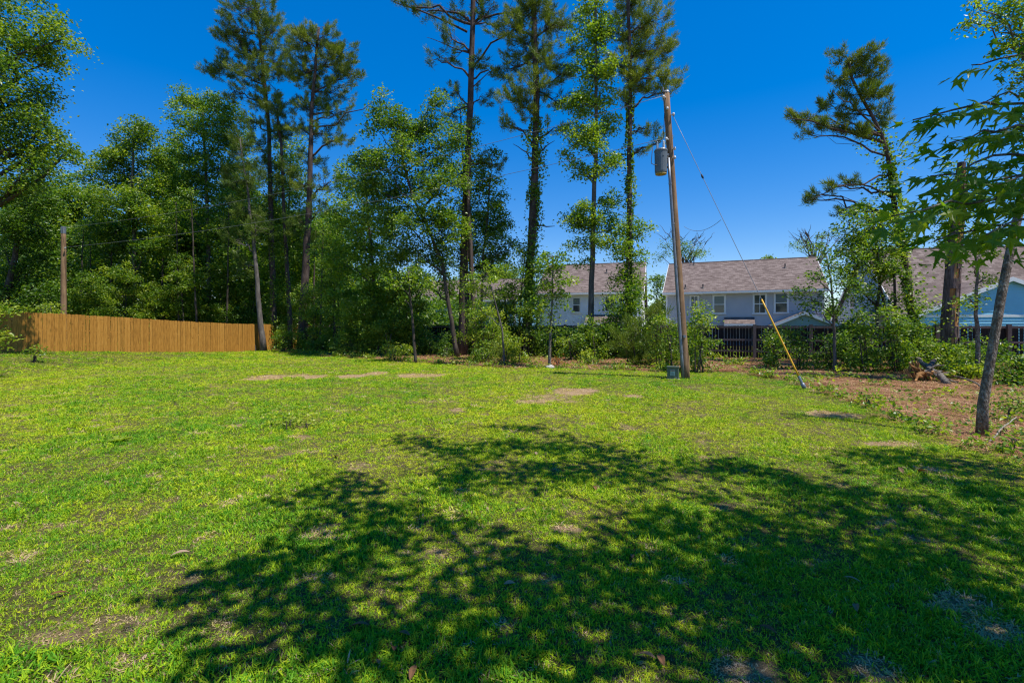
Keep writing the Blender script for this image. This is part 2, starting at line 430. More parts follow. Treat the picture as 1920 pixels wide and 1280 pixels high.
def dryness(x, y):
    x, y = np.asarray(x, float), np.asarray(y, float)
    d = np.zeros_like(x)
    n = fbm(x * 2.3, y * 2.3, 9)
    strong = np.zeros_like(x)
    for k, (a, b_, rx, ry) in enumerate(dry_g):
        if DRY[k][1] < 850 and DRY[k][0] not in (860, 500, 560, 430, 1000, 1030) or DRY[k][:2] == (500, 708):
            q = np.sqrt(((x - a) / (rx * 1.05)) ** 2 + ((y - b_) / (ry * 1.1)) ** 2) + 1.1 * (n - 0.5)
            strong = np.maximum(strong, 1 - smooth(0.7, 1.1, q))
        q = np.sqrt(((x - a) / rx) ** 2 + ((y - b_) / ry) ** 2) + 1.5 * (n - 0.5)
        d = np.maximum(d, 1 - smooth(0.55, 1.15, q))
    d = 0.85 * np.maximum(d * smooth(0.25, 0.6, fbm(x * 5.5, y * 5.5, 17)), 0.5 * smooth(0.66, 0.82, fbm(x * 3.7 + 9, y * 3.7, 21)))
    return np.maximum(d, strong)

# ------------------------------------------------------------------ ground sheets
def grid_mesh(name, xs, ys, tonef, zoff=0.0, keep=None):
    X, Yg = np.meshgrid(xs, ys)
    Z = ground_z(X, Yg) + zoff
    nx, ny = len(xs), len(ys)
    i = np.arange(ny - 1)[:, None] * nx + np.arange(nx - 1)[None]
    q = np.stack([i, i + 1, i + nx + 1, i + nx], -1).reshape(-1, 4)
    if keep is not None:
        k = keep(X, Yg).ravel()
        q = q[k[q].max(axis=1) > 0.02]
        Z = Z - 0.06 * (1 - np.clip(keep(X, Yg) * 3, 0, 1))
    mb = MB(); mb.add(np.stack([X, Yg, Z], -1).reshape(-1, 3), f4=q, tone=tonef(X, Yg).ravel())
    return mb.mesh(name, True)
xs = np.concatenate([np.linspace(-600, -32, 24), np.arange(-30, -9, 0.35), np.arange(-9, 10, 0.14), np.arange(10, 30, 0.4), np.linspace(32, 600, 24)])
ys = np.concatenate([np.linspace(-60, -2, 12), np.arange(-1, 12, 0.14), np.arange(12, 38, 0.25), np.linspace(39, 900, 30)])
lawn = link('lawn', grid_mesh('lawn', xs, ys, dryness), M['lawn'])
tag(lawn, 'sunlit green lawn with dry tan patches', kind='structure')
bed = link('pine_straw_bed', grid_mesh('pine_straw_bed', np.arange(-26, 34, 0.3), np.arange(-6, 46, 0.3), lambda x, y: x * 0, 0.02, bed_amount), M['bed'])
tag(bed, 'reddish brown pine straw ground under the trees and along the fence', kind='structure')

# ------------------------------------------------------------------ scattered instances for what nobody could count
def scatter(name, label, pts, rot, scl, tone, variant, variants, mat):
    col = bpy.data.collections.new(name + '_pieces')
    for k, mb in enumerate(variants):
        me = mb.mesh(f'{name}_piece'); me.materials.append(mat)
        o = bpy.data.objects.new(f'{name}_piece_{k:02d}', me); col.objects.link(o)
    me = bpy.data.meshes.new(name)
    me.vertices.add(len(pts)); me.vertices.foreach_set('co', np.asarray(pts, np.float32).ravel())
    for nm, ty, arr in (('rot', 'FLOAT_VECTOR', rot), ('scl', 'FLOAT_VECTOR', scl)):
        a = me.attributes.new(nm, ty, 'POINT'); a.data.foreach_set('vector', np.asarray(arr, np.float32).ravel())
    a = me.attributes.new('tone', 'FLOAT', 'POINT'); a.data.foreach_set('value', np.asarray(tone, np.float32))
    a = me.attributes.new('which', 'INT', 'POINT'); a.data.foreach_set('value', np.asarray(variant, np.int32))
    me.update()
    o = link(name, me, mat)
    ng = bpy.data.node_groups.new(name, 'GeometryNodeTree')
    ng.interface.new_socket('Geometry', in_out='INPUT', socket_type='NodeSocketGeometry')
    ng.interface.new_socket('Geometry', in_out='OUTPUT', socket_type='NodeSocketGeometry')
    n = ng.nodes
    gi, go = n.new('NodeGroupInput'), n.new('NodeGroupOutput')
    ci = n.new('GeometryNodeCollectionInfo'); ci.inputs['Collection'].default_value = col
    ci.inputs['Separate Children'].default_value = True; ci.inputs['Reset Children'].default_value = True
    ip = n.new('GeometryNodeInstanceOnPoints'); ip.inputs['Pick Instance'].default_value = True
    def attr(nm, ty):
        q = n.new('GeometryNodeInputNamedAttribute'); q.data_type = ty; q.inputs['Name'].default_value = nm
        return [s for s in q.outputs if s.enabled and s.name == 'Attribute'][0]
    ng.links.new(gi.outputs[0], ip.inputs['Points']); ng.links.new(ci.outputs[0], ip.inputs['Instance'])
    ng.links.new(attr('which', 'INT'), ip.inputs['Instance Index'])
    e2r = n.new('FunctionNodeEulerToRotation'); ng.links.new(attr('rot', 'FLOAT_VECTOR'), e2r.inputs[0])
    ng.links.new(e2r.outputs[0], ip.inputs['Rotation'])
    ng.links.new(attr('scl', 'FLOAT_VECTOR'), ip.inputs['Scale'])
    ng.links.new(ip.outputs[0], go.inputs[0])
    md = o.modifiers.new('scatter', 'NODES'); md.node_group = ng
    return tag(o, label, kind='stuff')

def grass_tuft(n, h, w, spread, lie):
    mb = MB()
    for _ in range(n):
        a = random.uniform(0, 2 * math.pi); r = spread * math.sqrt(random.random())
        b0 = np.array([r * math.cos(a), r * math.sin(a), -0.004])
        d = random.uniform(0, 2 * math.pi); l = h * random.uniform(0.5, 1.3); el = random.uniform(0.25, 1.35) / lie
        dv = np.array([math.cos(d) * math.cos(el), math.sin(d) * math.cos(el), math.sin(el)]); sv = np.array([-math.sin(d), math.cos(d), 0])
        sv = sv + np.array([0, 0, random.uniform(-.6, .6)]); ww = w * random.uniform(0.7, 1.3)
        p1 = b0 + dv * l * 0.55
        p2 = p1 + (dv + np.array([0, 0, -random.uniform(0, .45)])) * l * 0.5
        mb.add([b0 - sv * ww * .35, b0 + sv * ww * .35, p1 + sv * ww / 2, p1 - sv * ww / 2, p2], f3=[(3, 2, 4)], f4=[(0, 1, 2, 3)])
    return mb

def build_grass():
    y = []
    Ys = np.linspace(0.3, 33, 400)
    den = 2700 * np.minimum(1, (3.3 / Ys)) ** 1.22
    half = 1.14 * Ys + 3.2
    lam = den * 2 * half
    cdf = np.cumsum(lam); n = int(cdf[-1] * (Ys[1] - Ys[0]))
    yy = np.interp(rng.random(n) * cdf[-1], cdf, Ys) + (rng.random(n) - 0.5) * 0.08
    xx = (rng.random(n) * 2 - 1) * (1.14 * yy + 3.2)
    dr = dryness(xx, yy); bd = bed_amount(xx, yy)
    big = fbm(xx * 0.35, yy * 0.35, 31); mid = fbm(xx * 1.4, yy * 1.4, 37); fine = fbm(xx * 4.2, yy * 4.2, 41)
    keep = rng.random(n) < (1 - 0.30 * dr) * (1 - 0.93 * bd) * (0.55 + 0.75 * smooth(0.3, 0.6, fine))
    xx, yy, dr, bd, big, mid, fine = [a[keep] for a in (xx, yy, dr, bd, big, mid, fine)]
    n = len(xx)
    zz = ground_z(xx, yy) + 0.03 * bd
    tone = 0.53 + 0.20 * smooth(8, 3, yy) + 0.65 * (big - 0.5) + 0.7 * (mid - 0.5) + 0.5 * (fine - 0.5) + 0.23 * rng.standard_normal(n) - 0.35 * dr
    tone = np.clip(tone, 0.165, 1)
    st = rng.random(n) < 0.09 + 0.86 * dr + 0.10 * smooth(0.5, 0.2, mid) + 0.2 * bd
    tone[st] = rng.random(st.sum()) * 0.13
    s = (0.48 + 0.34 * rng.random(n)) * (0.75 + 0.55 * smooth(0.35, 0.65, mid)) * (1 - 0.25 * dr) * np.where(st, np.where(dr > .3, 1.25, 0.70), 1)
    wide = 1 + 0.06 * np.maximum(yy - 4, 0)
    scl = np.stack([s * wide, s * wide, np.where(dr > .3, .42, 1) * s * (1 + 0.012 * np.maximum(yy - 6, 0))], -1)
    rot = np.stack([0.25 * rng.standard_normal(n), 0.25 * rng.standard_normal(n), rng.random(n) * 6.283], -1)
    var = [grass_tuft(9, 0.052, 0.0062, 0.045, 1.1) for _ in range(6)] + [grass_tuft(9, 0.042, 0.0068, 0.06, 2.2) for _ in range(4)] + [grass_tuft(5, 0.095, 0.0058, 0.03, 0.95)]
    pr = np.array([.12] * 6 + [.065] * 4 + [.008]); pr /= pr.sum()
    scatter('grass', 'short bright green grass blades covering the lawn', np.stack([xx, yy, zz], -1), rot, scl, tone, rng.choice(len(var), n, p=pr), var, M['grass'])
build_grass()

def build_straw():
    n = 30000
    xx, yy = rng.uniform(-20, 24, n), rng.uniform(3, 36, n)
    w = rng.random(n) < bed_amount(xx, yy) * np.where(xx > 3, 1, 0.5) * np.where(xx > 1.14 * yy + 1.5, 0, 1) * np.minimum(1, (16 / yy) ** 1.2)
    xx, yy = xx[w], yy[w]; n = len(xx)
    var = []
    for _ in range(5):
        mb = MB()
        for _ in range(26):
            a = random.uniform(0, 6.283); c = np.array([random.gauss(0, .12), random.gauss(0, .12), random.uniform(0.005, 0.035)])
            d = np.array([math.cos(a), math.sin(a), random.uniform(-.15, .15)]) * random.uniform(.06, .13); s = np.array([-math.sin(a), math.cos(a), 0]) * .0035
            mb.add([c - d - s, c - d + s, c + d + s, c + d - s], f4=[(0, 1, 2, 3)])
        var.append(mb)
    sc = 1 + 0.05 * np.maximum(yy - 8, 0)
    scatter('pine_straw', 'loose brown pine needles littering the ground', np.stack([xx, yy, ground_z(xx, yy) + 0.02], -1),
            np.stack([xx * 0, xx * 0, rng.random(n) * 6.283], -1), np.stack([sc] * 3, -1), rng.random(n), rng.integers(0, 5, n), var, M['straw'])
build_straw()

# ------------------------------------------------------------------ houses
class House:
    def __init__(self, name, label, A, ang, group='houses behind the dark fence'):
        self.o = thing(name, label, 'house', (A[0], A[1], 0), ang, group)
        self.A, self.d, self.n = np.array(A), np.array([math.cos(ang), math.sin(ang)]), np.array([-math.sin(ang), math.cos(ang)])
    def uz(self, px, py, y=0.0):                 # pixel -> (along the front, height) on the plane y behind the front wall
        a = self.A + self.n * y; r = np.array([(px - CX) / F, 1.0])
        t = np.dot(a, self.n) / np.dot(r, self.n)
        return float(np.dot(r * t - a, self.d)), CAMZ + (HY - py) / F * t
    def part(self, name, mb, mat, parent=None, smooth_shade=False):
        return link(name, mb.mesh(name, smooth_shade), M[mat], parent or self.o)
    def siding(self, name, mat, lim, z0, z1, frame, lap=0.17):
        """clapboards with real laps; lim(z) -> (u0, u1); frame(u, out, z) -> local point"""
        mb = MB(); z = z0
        while z < z1 - 1e-4:
            zt = min(z + lap, z1)
            a, b_ = lim(z), lim(zt - 1e-4)
            v = [frame(a[0], 0.034, z), frame(a[1], 0.034, z), frame(b_[1], 0.002, zt), frame(b_[0], 0.002, zt), frame(a[0], 0.0, z), frame(a[1], 0.0, z)]
            mb.add(v, f4=[(0, 1, 2, 3), (4, 5, 1, 0)])
            z = zt
        return self.part(name, mb, mat)
    def window(self, px0, px1, py0, py1, y=0.0, muntin=False, blind=True):
        (u0, zt), (u1, _) = self.uz(px0, py0, y), self.uz(px1, py0, y)
        _, zb = self.uz((px0 + px1) / 2, py1, y)
        self.window_at(u0, u1, zb, zt, y, muntin, blind)
    def window_at(self, u0, u1, zb, zt, y=0.0, muntin=False, blind=True, t=0.11):
        mb = MB()
        mb.box((u0, y - 0.085, zb), (u0 + t, y + 0.01, zt)); mb.box((u1 - t, y - 0.085, zb), (u1, y + 0.01, zt))
        mb.box((u0 + t, y - 0.089, zt - t), (u1 - t, y + 0.01, zt)); mb.box((u0 - 0.03, y - 0.12, zb - 0.05), (u1 + 0.03, y + 0.01, zb + t * 0.7))
        w = self.part('window', mb, 'white')
        a, b_, c, d = u0 + t, u1 - t, zb + t * 0.7, zt - t
        mz = (c + d) / 2
        s = MB()
        s.box((a, y - 0.070, mz - 0.03), (b_, y + 0.0, mz + 0.03))
        s.box((a, y - 0.065, c), (a + 0.035, y, mz - 0.03)); s.box((b_ - 0.035, y - 0.065, c), (b_, y, mz - 0.03))
        s.box((a, y - 0.065, mz + 0.03), (a + 0.035, y, d)); s.box((b_ - 0.035, y - 0.065, mz + 0.03), (b_, y, d))
        self.part('sash', s, 'white', w)
        for (lo, hi, mt) in ((c, mz - 0.03, 'glass'), (mz + 0.03, d, 'blind' if blind else 'glass')):
            q = MB(); q.box((a + 0.035, y - 0.051, lo), (b_ - 0.035, y - 0.043, hi)); self.part('pane', q, mt, w)
        if muntin:
            k = MB(); k.box(((a + b_) / 2 - 0.018, y - 0.063, c), ((a + b_) / 2 + 0.018, y - 0.052, mz - 0.031)); k.box(((a + b_) / 2 - 0.018, y - 0.063, mz + 0.031), ((a + b_) / 2 + 0.018, y - 0.052, d))
            self.part('muntin', k, 'white', w)
    def gable_roof(self, u0, u1, yf, yr, yb, zf, zr, zb, th=0.13):
        """ridge along the front, eaves at yf and yb"""
        mb = MB()
        mb.chevron((u0, yf, zf), (u0, yr, zr), (u0, yb, zb), th, (u1 - u0, 0, 0))
        roof = self.part('roof', mb, 'roof')
        # ridge caps and fascia
        c = MB(); c.tube([(u0, yr, zr + 0.01), (u1, yr, zr + 0.01)], 0.06, 6); self.part('ridge_cap', c, 'roof', roof)
        f = MB(); f.box((u0 - 0.01, yf - 0.11, zf - 0.19), (u1 + 0.01, yf - 0.003, zf - 0.035)); self.part('gutter', f, 'white')
        so = MB(); so.box((u0 + 0.02, yf, zf - 0.24), (u1 - 0.02, 0.0 - 0.03, zf - 0.16)); self.part('soffit', so, 'white')
        for u in (u0 - 0.035, u1 + 0.003):
            k = MB(); k.chevron((u, yf, zf - 0.01), (u, yr, zr - 0.01), (u, yb, zb - 0.01), 0.23, (0.032, 0, 0)); self.part('rake_board', k, 'white')
        return roof
    def vent(self, u, y, z, h, r=0.05):
        mb = MB(); mb.tube([(u, y, z - 0.1), (u, y, z + h)], r, 8); mb.tube([(u, y, z + h * 0.92), (u, y, z + h + 0.06)], r * 1.35, 8); mb.tube([(u, y, z - 0.06), (u, y, z + 0.10)], [r * 3.0, r * 1.2], 8)
        self.part('vent_pipe', mb, 'pipe')
    def front_gable(self, uc, hw, y0, y1, zb, za, wallmat, trimmat, wall_lo, oh=0.22, th=0.11, rim='white'):
        """a gable turned to the front: wall at y0, ridge running back to y1"""
        sl = (za - zb) / hw
        self.siding('gable_wall', wallmat, lambda z: (uc - (hw - (max(z, zb) - zb) / sl), uc + (hw - (max(z, zb) - zb) / sl)), wall_lo, za - 0.05, lambda u, o, z: (u, y0 - o, z))
        e = 0.25
        lo, zl = hw + e, zb - sl * e
        mb = MB(); mb.chevron((uc - lo, y0 - oh, zl + 0.12), (uc, y0 - oh, za + 0.12), (uc + lo, y0 - oh, zl + 0.12), th, (0, y1 - y0 + oh, 0))
        self.part('porch_roof', mb, 'roof')
        k = MB(); k.chevron((uc - lo, y0 - oh - 0.035, zl + 0.11), (uc, y0 - oh - 0.035, za + 0.11), (uc + lo, y0 - oh - 0.035, zl + 0.11), 0.23, (0, 0.032, 0))
        self.part('rake_board', k, rim)
        if trimmat:
            q = MB(); q.chevron((uc - hw + 0.05, y0 - 0.08, zb + 0.08), (uc, y0 - 0.08, za - 0.03), (uc + hw - 0.05, y0 - 0.08, zb + 0.08), 0.13, (0, 0.035, 0))
            self.part('gable_trim', q, trimmat)
        t = MB(); t.box((uc - hw, y0 - 0.05, zb - 0.16), (uc + hw, y0 + 0.03, zb - 0.025)); self.part('frieze_board', t, 'white')

def corner(h, u, y, z0, z1):
    mb = MB(); mb.box((u - 0.07, y - 0.05, z0), (u + 0.07, y + 0.06, z1)); h.part('corner_board', mb, 'white')

# the grey house behind the pole
ang3 = math.atan2(-5.0, 11.5)
n3 = np.array([-math.sin(ang3), math.cos(ang3)]); d3 = np.array([math.cos(ang3), math.sin(ang3)])
A3 = np.array([13.4, 43.0]) + n3 * 0.45 + d3 * 0.3
h = House('grey_house', 'grey house with brown shingle roof behind the utility pole', A3, ang3)
L3 = 12.54 - 0.6
h.siding('front_wall', 'wgrey', lambda z: (0.0, L3), -0.4, 4.45, lambda u, o, z: (u, -o, z))
gab = lambda z: (0.0 + max(0, (z - 4.4) / (7.65 - 4.4)) * 5.15, 10.3 - max(0, (z - 4.4) / (7.65 - 4.4)) * 5.15)
h.siding('side_wall', 'wgrey', gab, -0.4, 7.5, lambda u, o, z: (-o, u, z))
h.siding('side_wall', 'wgrey', gab, -0.4, 7.5, lambda u, o, z: (L3 + o, u, z))
h.siding('back_wall', 'wgrey', lambda z: (0.0, L3), -0.4, 4.45, lambda u, o, z: (u, 10.3 + o, z))
r3 = h.gable_roof(-0.3, L3 + 0.3, -0.45, 5.15, 10.75, 4.62, 7.78, 4.62)
corner(h, 0.0, 0, -0.4, 4.4); corner(h, L3, 0, -0.4, 4.4)
h.window(1293, 1311, 554, 576, muntin=True, blind=False)
h.window(1336, 1361, 553, 588)
h.window(1411, 1438, 551, 588, muntin=True, blind=False)
h.window(1450.5, 1479, 548.5, 587)
for px in (1290, 1331, 1416, 1440, 1446, 1485):
    u, _ = h.uz(px, 560)
for px, py, hh in ((1301, 497, 0.75), (1285, 541, 0.28), (1318, 540, 0.28), (1472, 502, 0.3)):
    # on the front slope: solve for the depth where the ray meets the roof plane
    best = min(np.linspace(-0.4, 5.1, 60), key=lambda y: abs(h.uz(px, py, y)[1] - (4.62 + (y + 0.45) / 5.6 * 3.16)))
    u, z = h.uz(px, py, best); h.vent(u, best, 4.62 + (best + 0.45) / 5.6 * 3.16, hh)
# small awning roof on the wall
(ua, za), (ub, zb_) = h.uz(1358, 596, -0.5), h.uz(1416, 608, -1.1)
ua = h.uz(1358, 600, -1.1)[0]
mb = MB(); mb.prism([(ua, -1.15, zb_ + 0.06), (ua, -0.03, zb_ + 0.62), (ua, -0.03, zb_ + 0.52), (ua, -1.15, zb_ - 0.04)], (ub - ua, 0, 0)); aw = h.part('awning_roof', mb, 'roof')
mb = MB(); mb.box((ua - 0.02, -1.19, zb_ - 0.16), (ub + 0.02, -1.153, zb_ + 0.04)); h.part('awning_fascia', mb, 'white', aw)
for u in (ua + 0.06, ub - 0.18):
    mb = MB(); mb.prism([(u, -1.05, zb_ - 0.05), (u, -0.03, zb_ - 0.05), (u, -0.03, zb_ - 0.85), (u, -0.12, zb_ - 0.85)], (0.12, 0, 0)); h.part('awning_bracket', mb, 'white', aw)
uc, zc = h.uz(1509, 583, -2.2); ul, zl = h.uz(1450, 609, -2.2)
h.front_gable(uc, uc - ul, -2.2, 0.0, zl - 0.05, zc - 0.15, 'wgreen', 'cream', zl - 0.4)
for u in (ul + 0.25, 2 * uc - ul - 0.25):
    mb = MB(); mb.box((u - 0.1, -2.1, -0.3), (u + 0.1, -1.9, zl - 0.2)); h.part('porch_post', mb, 'white')

# the white house to its left
E_L, E_R = np.array([2.0, 43.8]), np.array([11.2, 41.0])
dv = (E_R - E_L) / np.linalg.norm(E_R - E_L); ang2 = math.atan2(dv[1], dv[0]); n2v = np.array([-dv[1], dv[0]])
Lw = float(np.linalg.norm(E_R - E_L)) - 0.6
h = House('white_house', 'white sided house with brown roof seen between pine trunks', E_L + n2v * 0.4 + dv * 0.3, ang2)
h.siding('front_wall', 'wwhite', lambda z: (0.0, Lw), -0.4, 4.4, lambda u, o, z: (u, -o, z))
zr2, zbk = 7.75, 2.4
def gab2(z):
    a = max(0, (z - 4.4) / (zr2 - 0.13 - 4.4)) * 5.2
    b_ = 13.6 - max(0, (z - zbk) / (zr2 - 0.13 - zbk)) * (13.6 - 5.2)
    return (a, b_)
h.siding('side_wall', 'wwhite', gab2, -0.4, 7.45, lambda u, o, z: (Lw + o, u, z), 0.2)
h.siding('side_wall', 'wwhite', gab2, -0.4, 7.45, lambda u, o, z: (-o, u, z), 0.2)
h.gable_roof(-0.3, Lw + 0.3, -0.4, 5.2, 14.0, 4.6, zr2, zbk)
corner(h, 0.0, 0, -0.4, 4.4); corner(h, Lw, 0, -0.4, 4.4)
h.window(1072, 1090, 557, 586); h.window(1132, 1156, 556, 584, muntin=True, blind=False)
ua, zb_ = h.uz(1096, 606, -1.2); ub, _ = h.uz(1160, 606, -1.2)
mb = MB(); mb.prism([(ua, -1.25, zb_ + 0.06), (ua, -0.03, zb_ + 0.75), (ua, -0.03, zb_ + 0.65), (ua, -1.25, zb_ - 0.04)], (ub - ua, 0, 0)); aw = h.part('awning_roof', mb, 'roof')
mb = MB(); mb.box((ua - 0.02, -1.29, zb_ - 0.14), (ub + 0.02, -1.253, zb_ + 0.04)); h.part('awning_fascia', mb, 'white', aw)
h.vent(Lw - 3.2, 3.2, 4.6 + 3.6 / 5.6 * 3.15, 0.3)

# the teal house far left
B1 = np.array([-11.3, 54.0]); B2 = np.array([0.3, 50.5])
dv = (B2 - B1) / np.linalg.norm(B2 - B1); ang1 = math.atan2(dv[1], dv[0]); L1 = float(np.linalg.norm(B2 - B1))
h = House('teal_house', 'teal house half hidden by oaks, left of the white house', B1, ang1)
h.siding('front_wall', 'wteal', lambda z: (0.0, L1), -0.4, 4.25, lambda u, o, z: (u, -o, z))
g1 = lambda z: (max(0, (z - 4.2) / 2.6) * 4.5, 9.0 - max(0, (z - 4.2) / 2.6) * 4.5)
h.siding('side_wall', 'wteal', g1, -0.4, 6.7, lambda u, o, z: (L1 + o, u, z))
h.siding('side_wall', 'wteal', g1, -0.4, 6.7, lambda u, o, z: (-o, u, z))
h.gable_roof(-0.3, L1 + 0.3, -0.4, 4.5, 9.4, 4.4, 7.0, 4.4)
corner(h, 0, 0, -0.4, 4.2); corner(h, L1, 0, -0.4, 4.2)
h.window(775, 789, 580, 597, blind=False); h.window(930, 948, 582, 606)
uc, zc = h.uz(772, 591, -2.5); ul, zl = h.uz(738, 610, -2.5)
h.front_gable(uc, uc - ul, -2.5, 0.0, zl, zc - 0.15, 'wgreen', None, zl - 0.5)

# the blue house at the right edge
ang4 = math.atan2(-0.2, 0.98)
n4 = np.array([-math.sin(ang4), math.cos(ang4)]); d4 = np.array([math.cos(ang4), math.sin(ang4)])
A4 = np.array([25.1, 31.0])
h = House('blue_house', 'pale blue house with long brown roof at the right edge', A4, ang4)
L4, D4, zE, zR = 15.0, 9.2, 2.45, 7.15
def gab4(z):
    a = max(0, (z - zE) / (zR - 0.13 - zE)) * D4 / 2
    return (a, D4 - a)
h.siding('front_wall', 'wpale', lambda z: (0.0, L4), -0.4, zE, lambda u, o, z: (u, -o, z))
h.siding('side_wall', 'wpale', gab4, -0.4, 6.9, lambda u, o, z: (-o, u, z))
h.siding('side_wall', 'wpale', gab4, -0.4, 6.9, lambda u, o, z: (L4 + o, u, z))
sl4 = (zR - zE) / (D4 / 2)
h.gable_roof(-0.35, L4 + 0.3, -0.4, D4 / 2, D4 + 0.4, zE - 0.4 * sl4 + 0.13, zR + 0.05, zE - 0.4 * sl4 + 0.13)
# a small window in the left gable wall
mb = MB(); mb.box((-0.09, 6.2, 3.0), (0.0, 6.95, 4.1)); w = h.part('window', mb, 'white')
mb = MB(); mb.box((-0.105, 6.31, 3.1), (-0.091, 6.84, 4.0)); h.part('pane', mb, 'glass', w)
yw = -3.2
ul, zl = h.uz(1718, 588, yw); uc, zc = h.uz(1893, 520, yw)
h.front_gable(uc, uc - ul, yw, 3.5, zl - 0.05, zc - 0.1, 'wblue', None, -0.4, rim='white')
mb = MB()
for k in range(2): pass
h.siding('wing_wall', 'wblue', lambda z: (yw, 0.0), -0.4, zl - 0.05, lambda u, o, z: (ul - o, u, z))

# ------------------------------------------------------------------ tan board fence on the left
def board_mesh(w, t, hgt, ear):
    mb = MB()
    mb.prism([(-w / 2, 0, 0), (w / 2, 0, 0), (w / 2, 0, hgt - ear), (w / 2 - ear, 0, hgt), (-w / 2 + ear, 0, hgt), (-w / 2, 0, hgt - ear)], (0, t, 0))
    return mb.mesh('plank')
FP = np.array([(-26.5, 12.5), (-23.2, 18.4), (-21.7, 21.4), (-19.3, 26.4), (-17.6, 30.2), (-16.4, 34.2), (-15.2, 37.6)])
seg = np.linalg.norm(np.diff(FP, axis=0), axis=1); cum = np.concatenate([[0], np.cumsum(seg)])
def fpos(s): return np.array([np.interp(s, cum, FP[:, 0]), np.interp(s, cum, FP[:, 1])])
fence = thing('board_fence', 'new tan wooden privacy fence along the left side of the lawn', 'fence', (*FP[2], gz(*FP[2])))
fl = np.array(fence.location)
pm = [board_mesh(0.131 + 0.0025 * k, 0.02, 1.80 + 0.006 * (k % 3), 0.028) for k in range(5)]
s = 0.1
while s < cum[-1]:
    p, q = fpos(s), fpos(s + 0.05); a = math.atan2(q[1] - p[1], q[0] - p[0])
    k = random.randrange(5); me = pm[k]
    o = link('plank', me, M['cedar'], fence)
    o.location = (p[0] - fl[0] + random.uniform(-.003, .003), p[1] - fl[1] + random.uniform(-.003, .003), gz(*p) - fl[2] - 0.03 + random.uniform(-.012, .012)); o.rotation_euler = (random.uniform(-.006, .006), random.uniform(-.006, .006), a + random.uniform(-.02, .02))
    s += 0.146
for zz in (0.3, 1.0, 1.6):
    for i in range(int(cum[-1] // 2.4)):
        a, b_ = fpos(i * 2.4), fpos(min(cum[-1], (i + 1) * 2.4))
        mb = MB(); nrm = np.array([-(b_ - a)[1], (b_ - a)[0]]) / np.linalg.norm(b_ - a) * 0.045
        pa, pb = np.array([*(a + nrm), gz(*a) + zz]), np.array([*(b_ + nrm), gz(*b_) + zz])
        mb.tube([pa, pb], 0.045, 4); link('rail', mb.mesh('rail', origin=fl), M['cedar'], fence)
for i in range(int(cum[-1] // 2.4) + 1):
    p = fpos(i * 2.4); q = fpos(i * 2.4 + 0.1); t = (q - p) / np.linalg.norm(q - p); c = p + np.array([-t[1], t[0]]) * 0.13
    mb = MB(); mb.tube([(*c, gz(*c) - 0.2), (*c, gz(*c) + 1.72)], 0.06, 4); link('post', mb.mesh('post', origin=fl), M['cedar'], fence)

# ------------------------------------------------------------------ dark fence in front of the houses
Bf0, Bf1 = np.array([-15.0, 34.6]), np.array([27.0, 18.2])
bt = (Bf1 - Bf0) / np.linalg.norm(Bf1 - Bf0); bn = np.array([-bt[1], bt[0]]); BL = float(np.linalg.norm(Bf1 - Bf0)); ba = math.atan2(bt[1], bt[0])
dark = thing('picket_fence', 'dark stained wooden fence with open gaps between the trees and houses', 'fence', (*Bf0, 0), ba)
mb = MB(); mb.box((-0.063, 0, 0), (0.063, 0.02, 1.70)); pk = mb.mesh('picket')
mb = MB(); mb.box((-0.068, 0, 0), (0.068, 0.02, 1.70)); pk2 = mb.mesh('picket')
s = 0.1
while s < BL:
    o = link('picket', pk if random.random() < 0.85 else pk2, M['black'], dark)
    p = Bf0 + bt * s
    o.location = (s, 0.055, gz(*p) - 0.02 + random.uniform(-.006, .006)); o.rotation_euler = (0, random.uniform(-.008, .008), random.uniform(-.01, .01))
    s += 0.141
npost = int(BL // 2.42)
mb = MB(); mb.box((-0.07, -0.09, -0.2), (0.07, 0.05, 1.74)); pom = mb.mesh('post')
mb = MB(); mb.box((-1.135, -0.02, -0.045), (1.135, 0.045, 0.045)); ram = mb.mesh('rail')
for i in range(npost + 1):
    o = link('post', pom, M['brownpost'], dark); o.location = (i * 2.42, 0, gz(*(Bf0 + bt * i * 2.42)))
    for zz in (0.42, 0.98, 1.62):
        o = link('rail', ram, M['brownpost'], dark); o.location = (i * 2.42 + 1.21, 0, zz)

# ------------------------------------------------------------------ utility poles, wires, guy, pedestal
PB = np.array([*on_ground(1285.5, 710), 0.0]); PB[2] = gz(PB[0], PB[1])
PT = P(1249, 174, PB[1] + 0.1)
def pole_pt(py): t = (PB[2] + (CAMZ - PB[2]) + (HY - py) / F * PB[1] - PB[2]) / (PT[2] - PB[2]); return PB + (PT - PB) * t
pole = thing('utility_pole', 'tall brown wooden utility pole with a grey transformer', 'utility pole', PB)
mb = MB(); k = np.linspace(-0.03, 1, 14)[:, None]; mb.tube(PB + (PT - PB) * k, np.linspace(0.135, 0.098, 14), 16, wob=0.03)
link('shaft', mb.mesh('shaft', True, PB), M['pole'], pole)
off = np.array([-0.115, -0.12, 0])
mb = MB(); cb, ct = PB + off, pole_pt(297) + off * 0.9; mb.tube([cb + (ct - cb) * q for q in np.linspace(-0.02, 1, 10)], 0.042, 10)
cond = link('conduit', mb.mesh('conduit', True, PB), M['galv'], pole)
for py in (345, 420, 500, 588, 660):
    c = cb + (ct - cb) * ((HY - py + 100.0) / (HY - 297 + 100.0))
    mb = MB(); mb.tube([c - (0, 0, .03), c + (0, 0, .03)], 0.052, 10); mb.box(c + (0.0, 0.02, -0.015), c + (0.16, 0.05, 0.015)); link('strap', mb.mesh('strap', origin=PB), M['galv'], cond)
mb = MB(); c = pole_pt(631); mb.box(c + (-0.05, -0.22, -0.03), c + (0.03, -0.12, 0.05)); link('bracket', mb.mesh('bracket', origin=PB), M['galv'], cond)
tc = pole_pt(300) + np.array([-0.33, -0.05, 0])
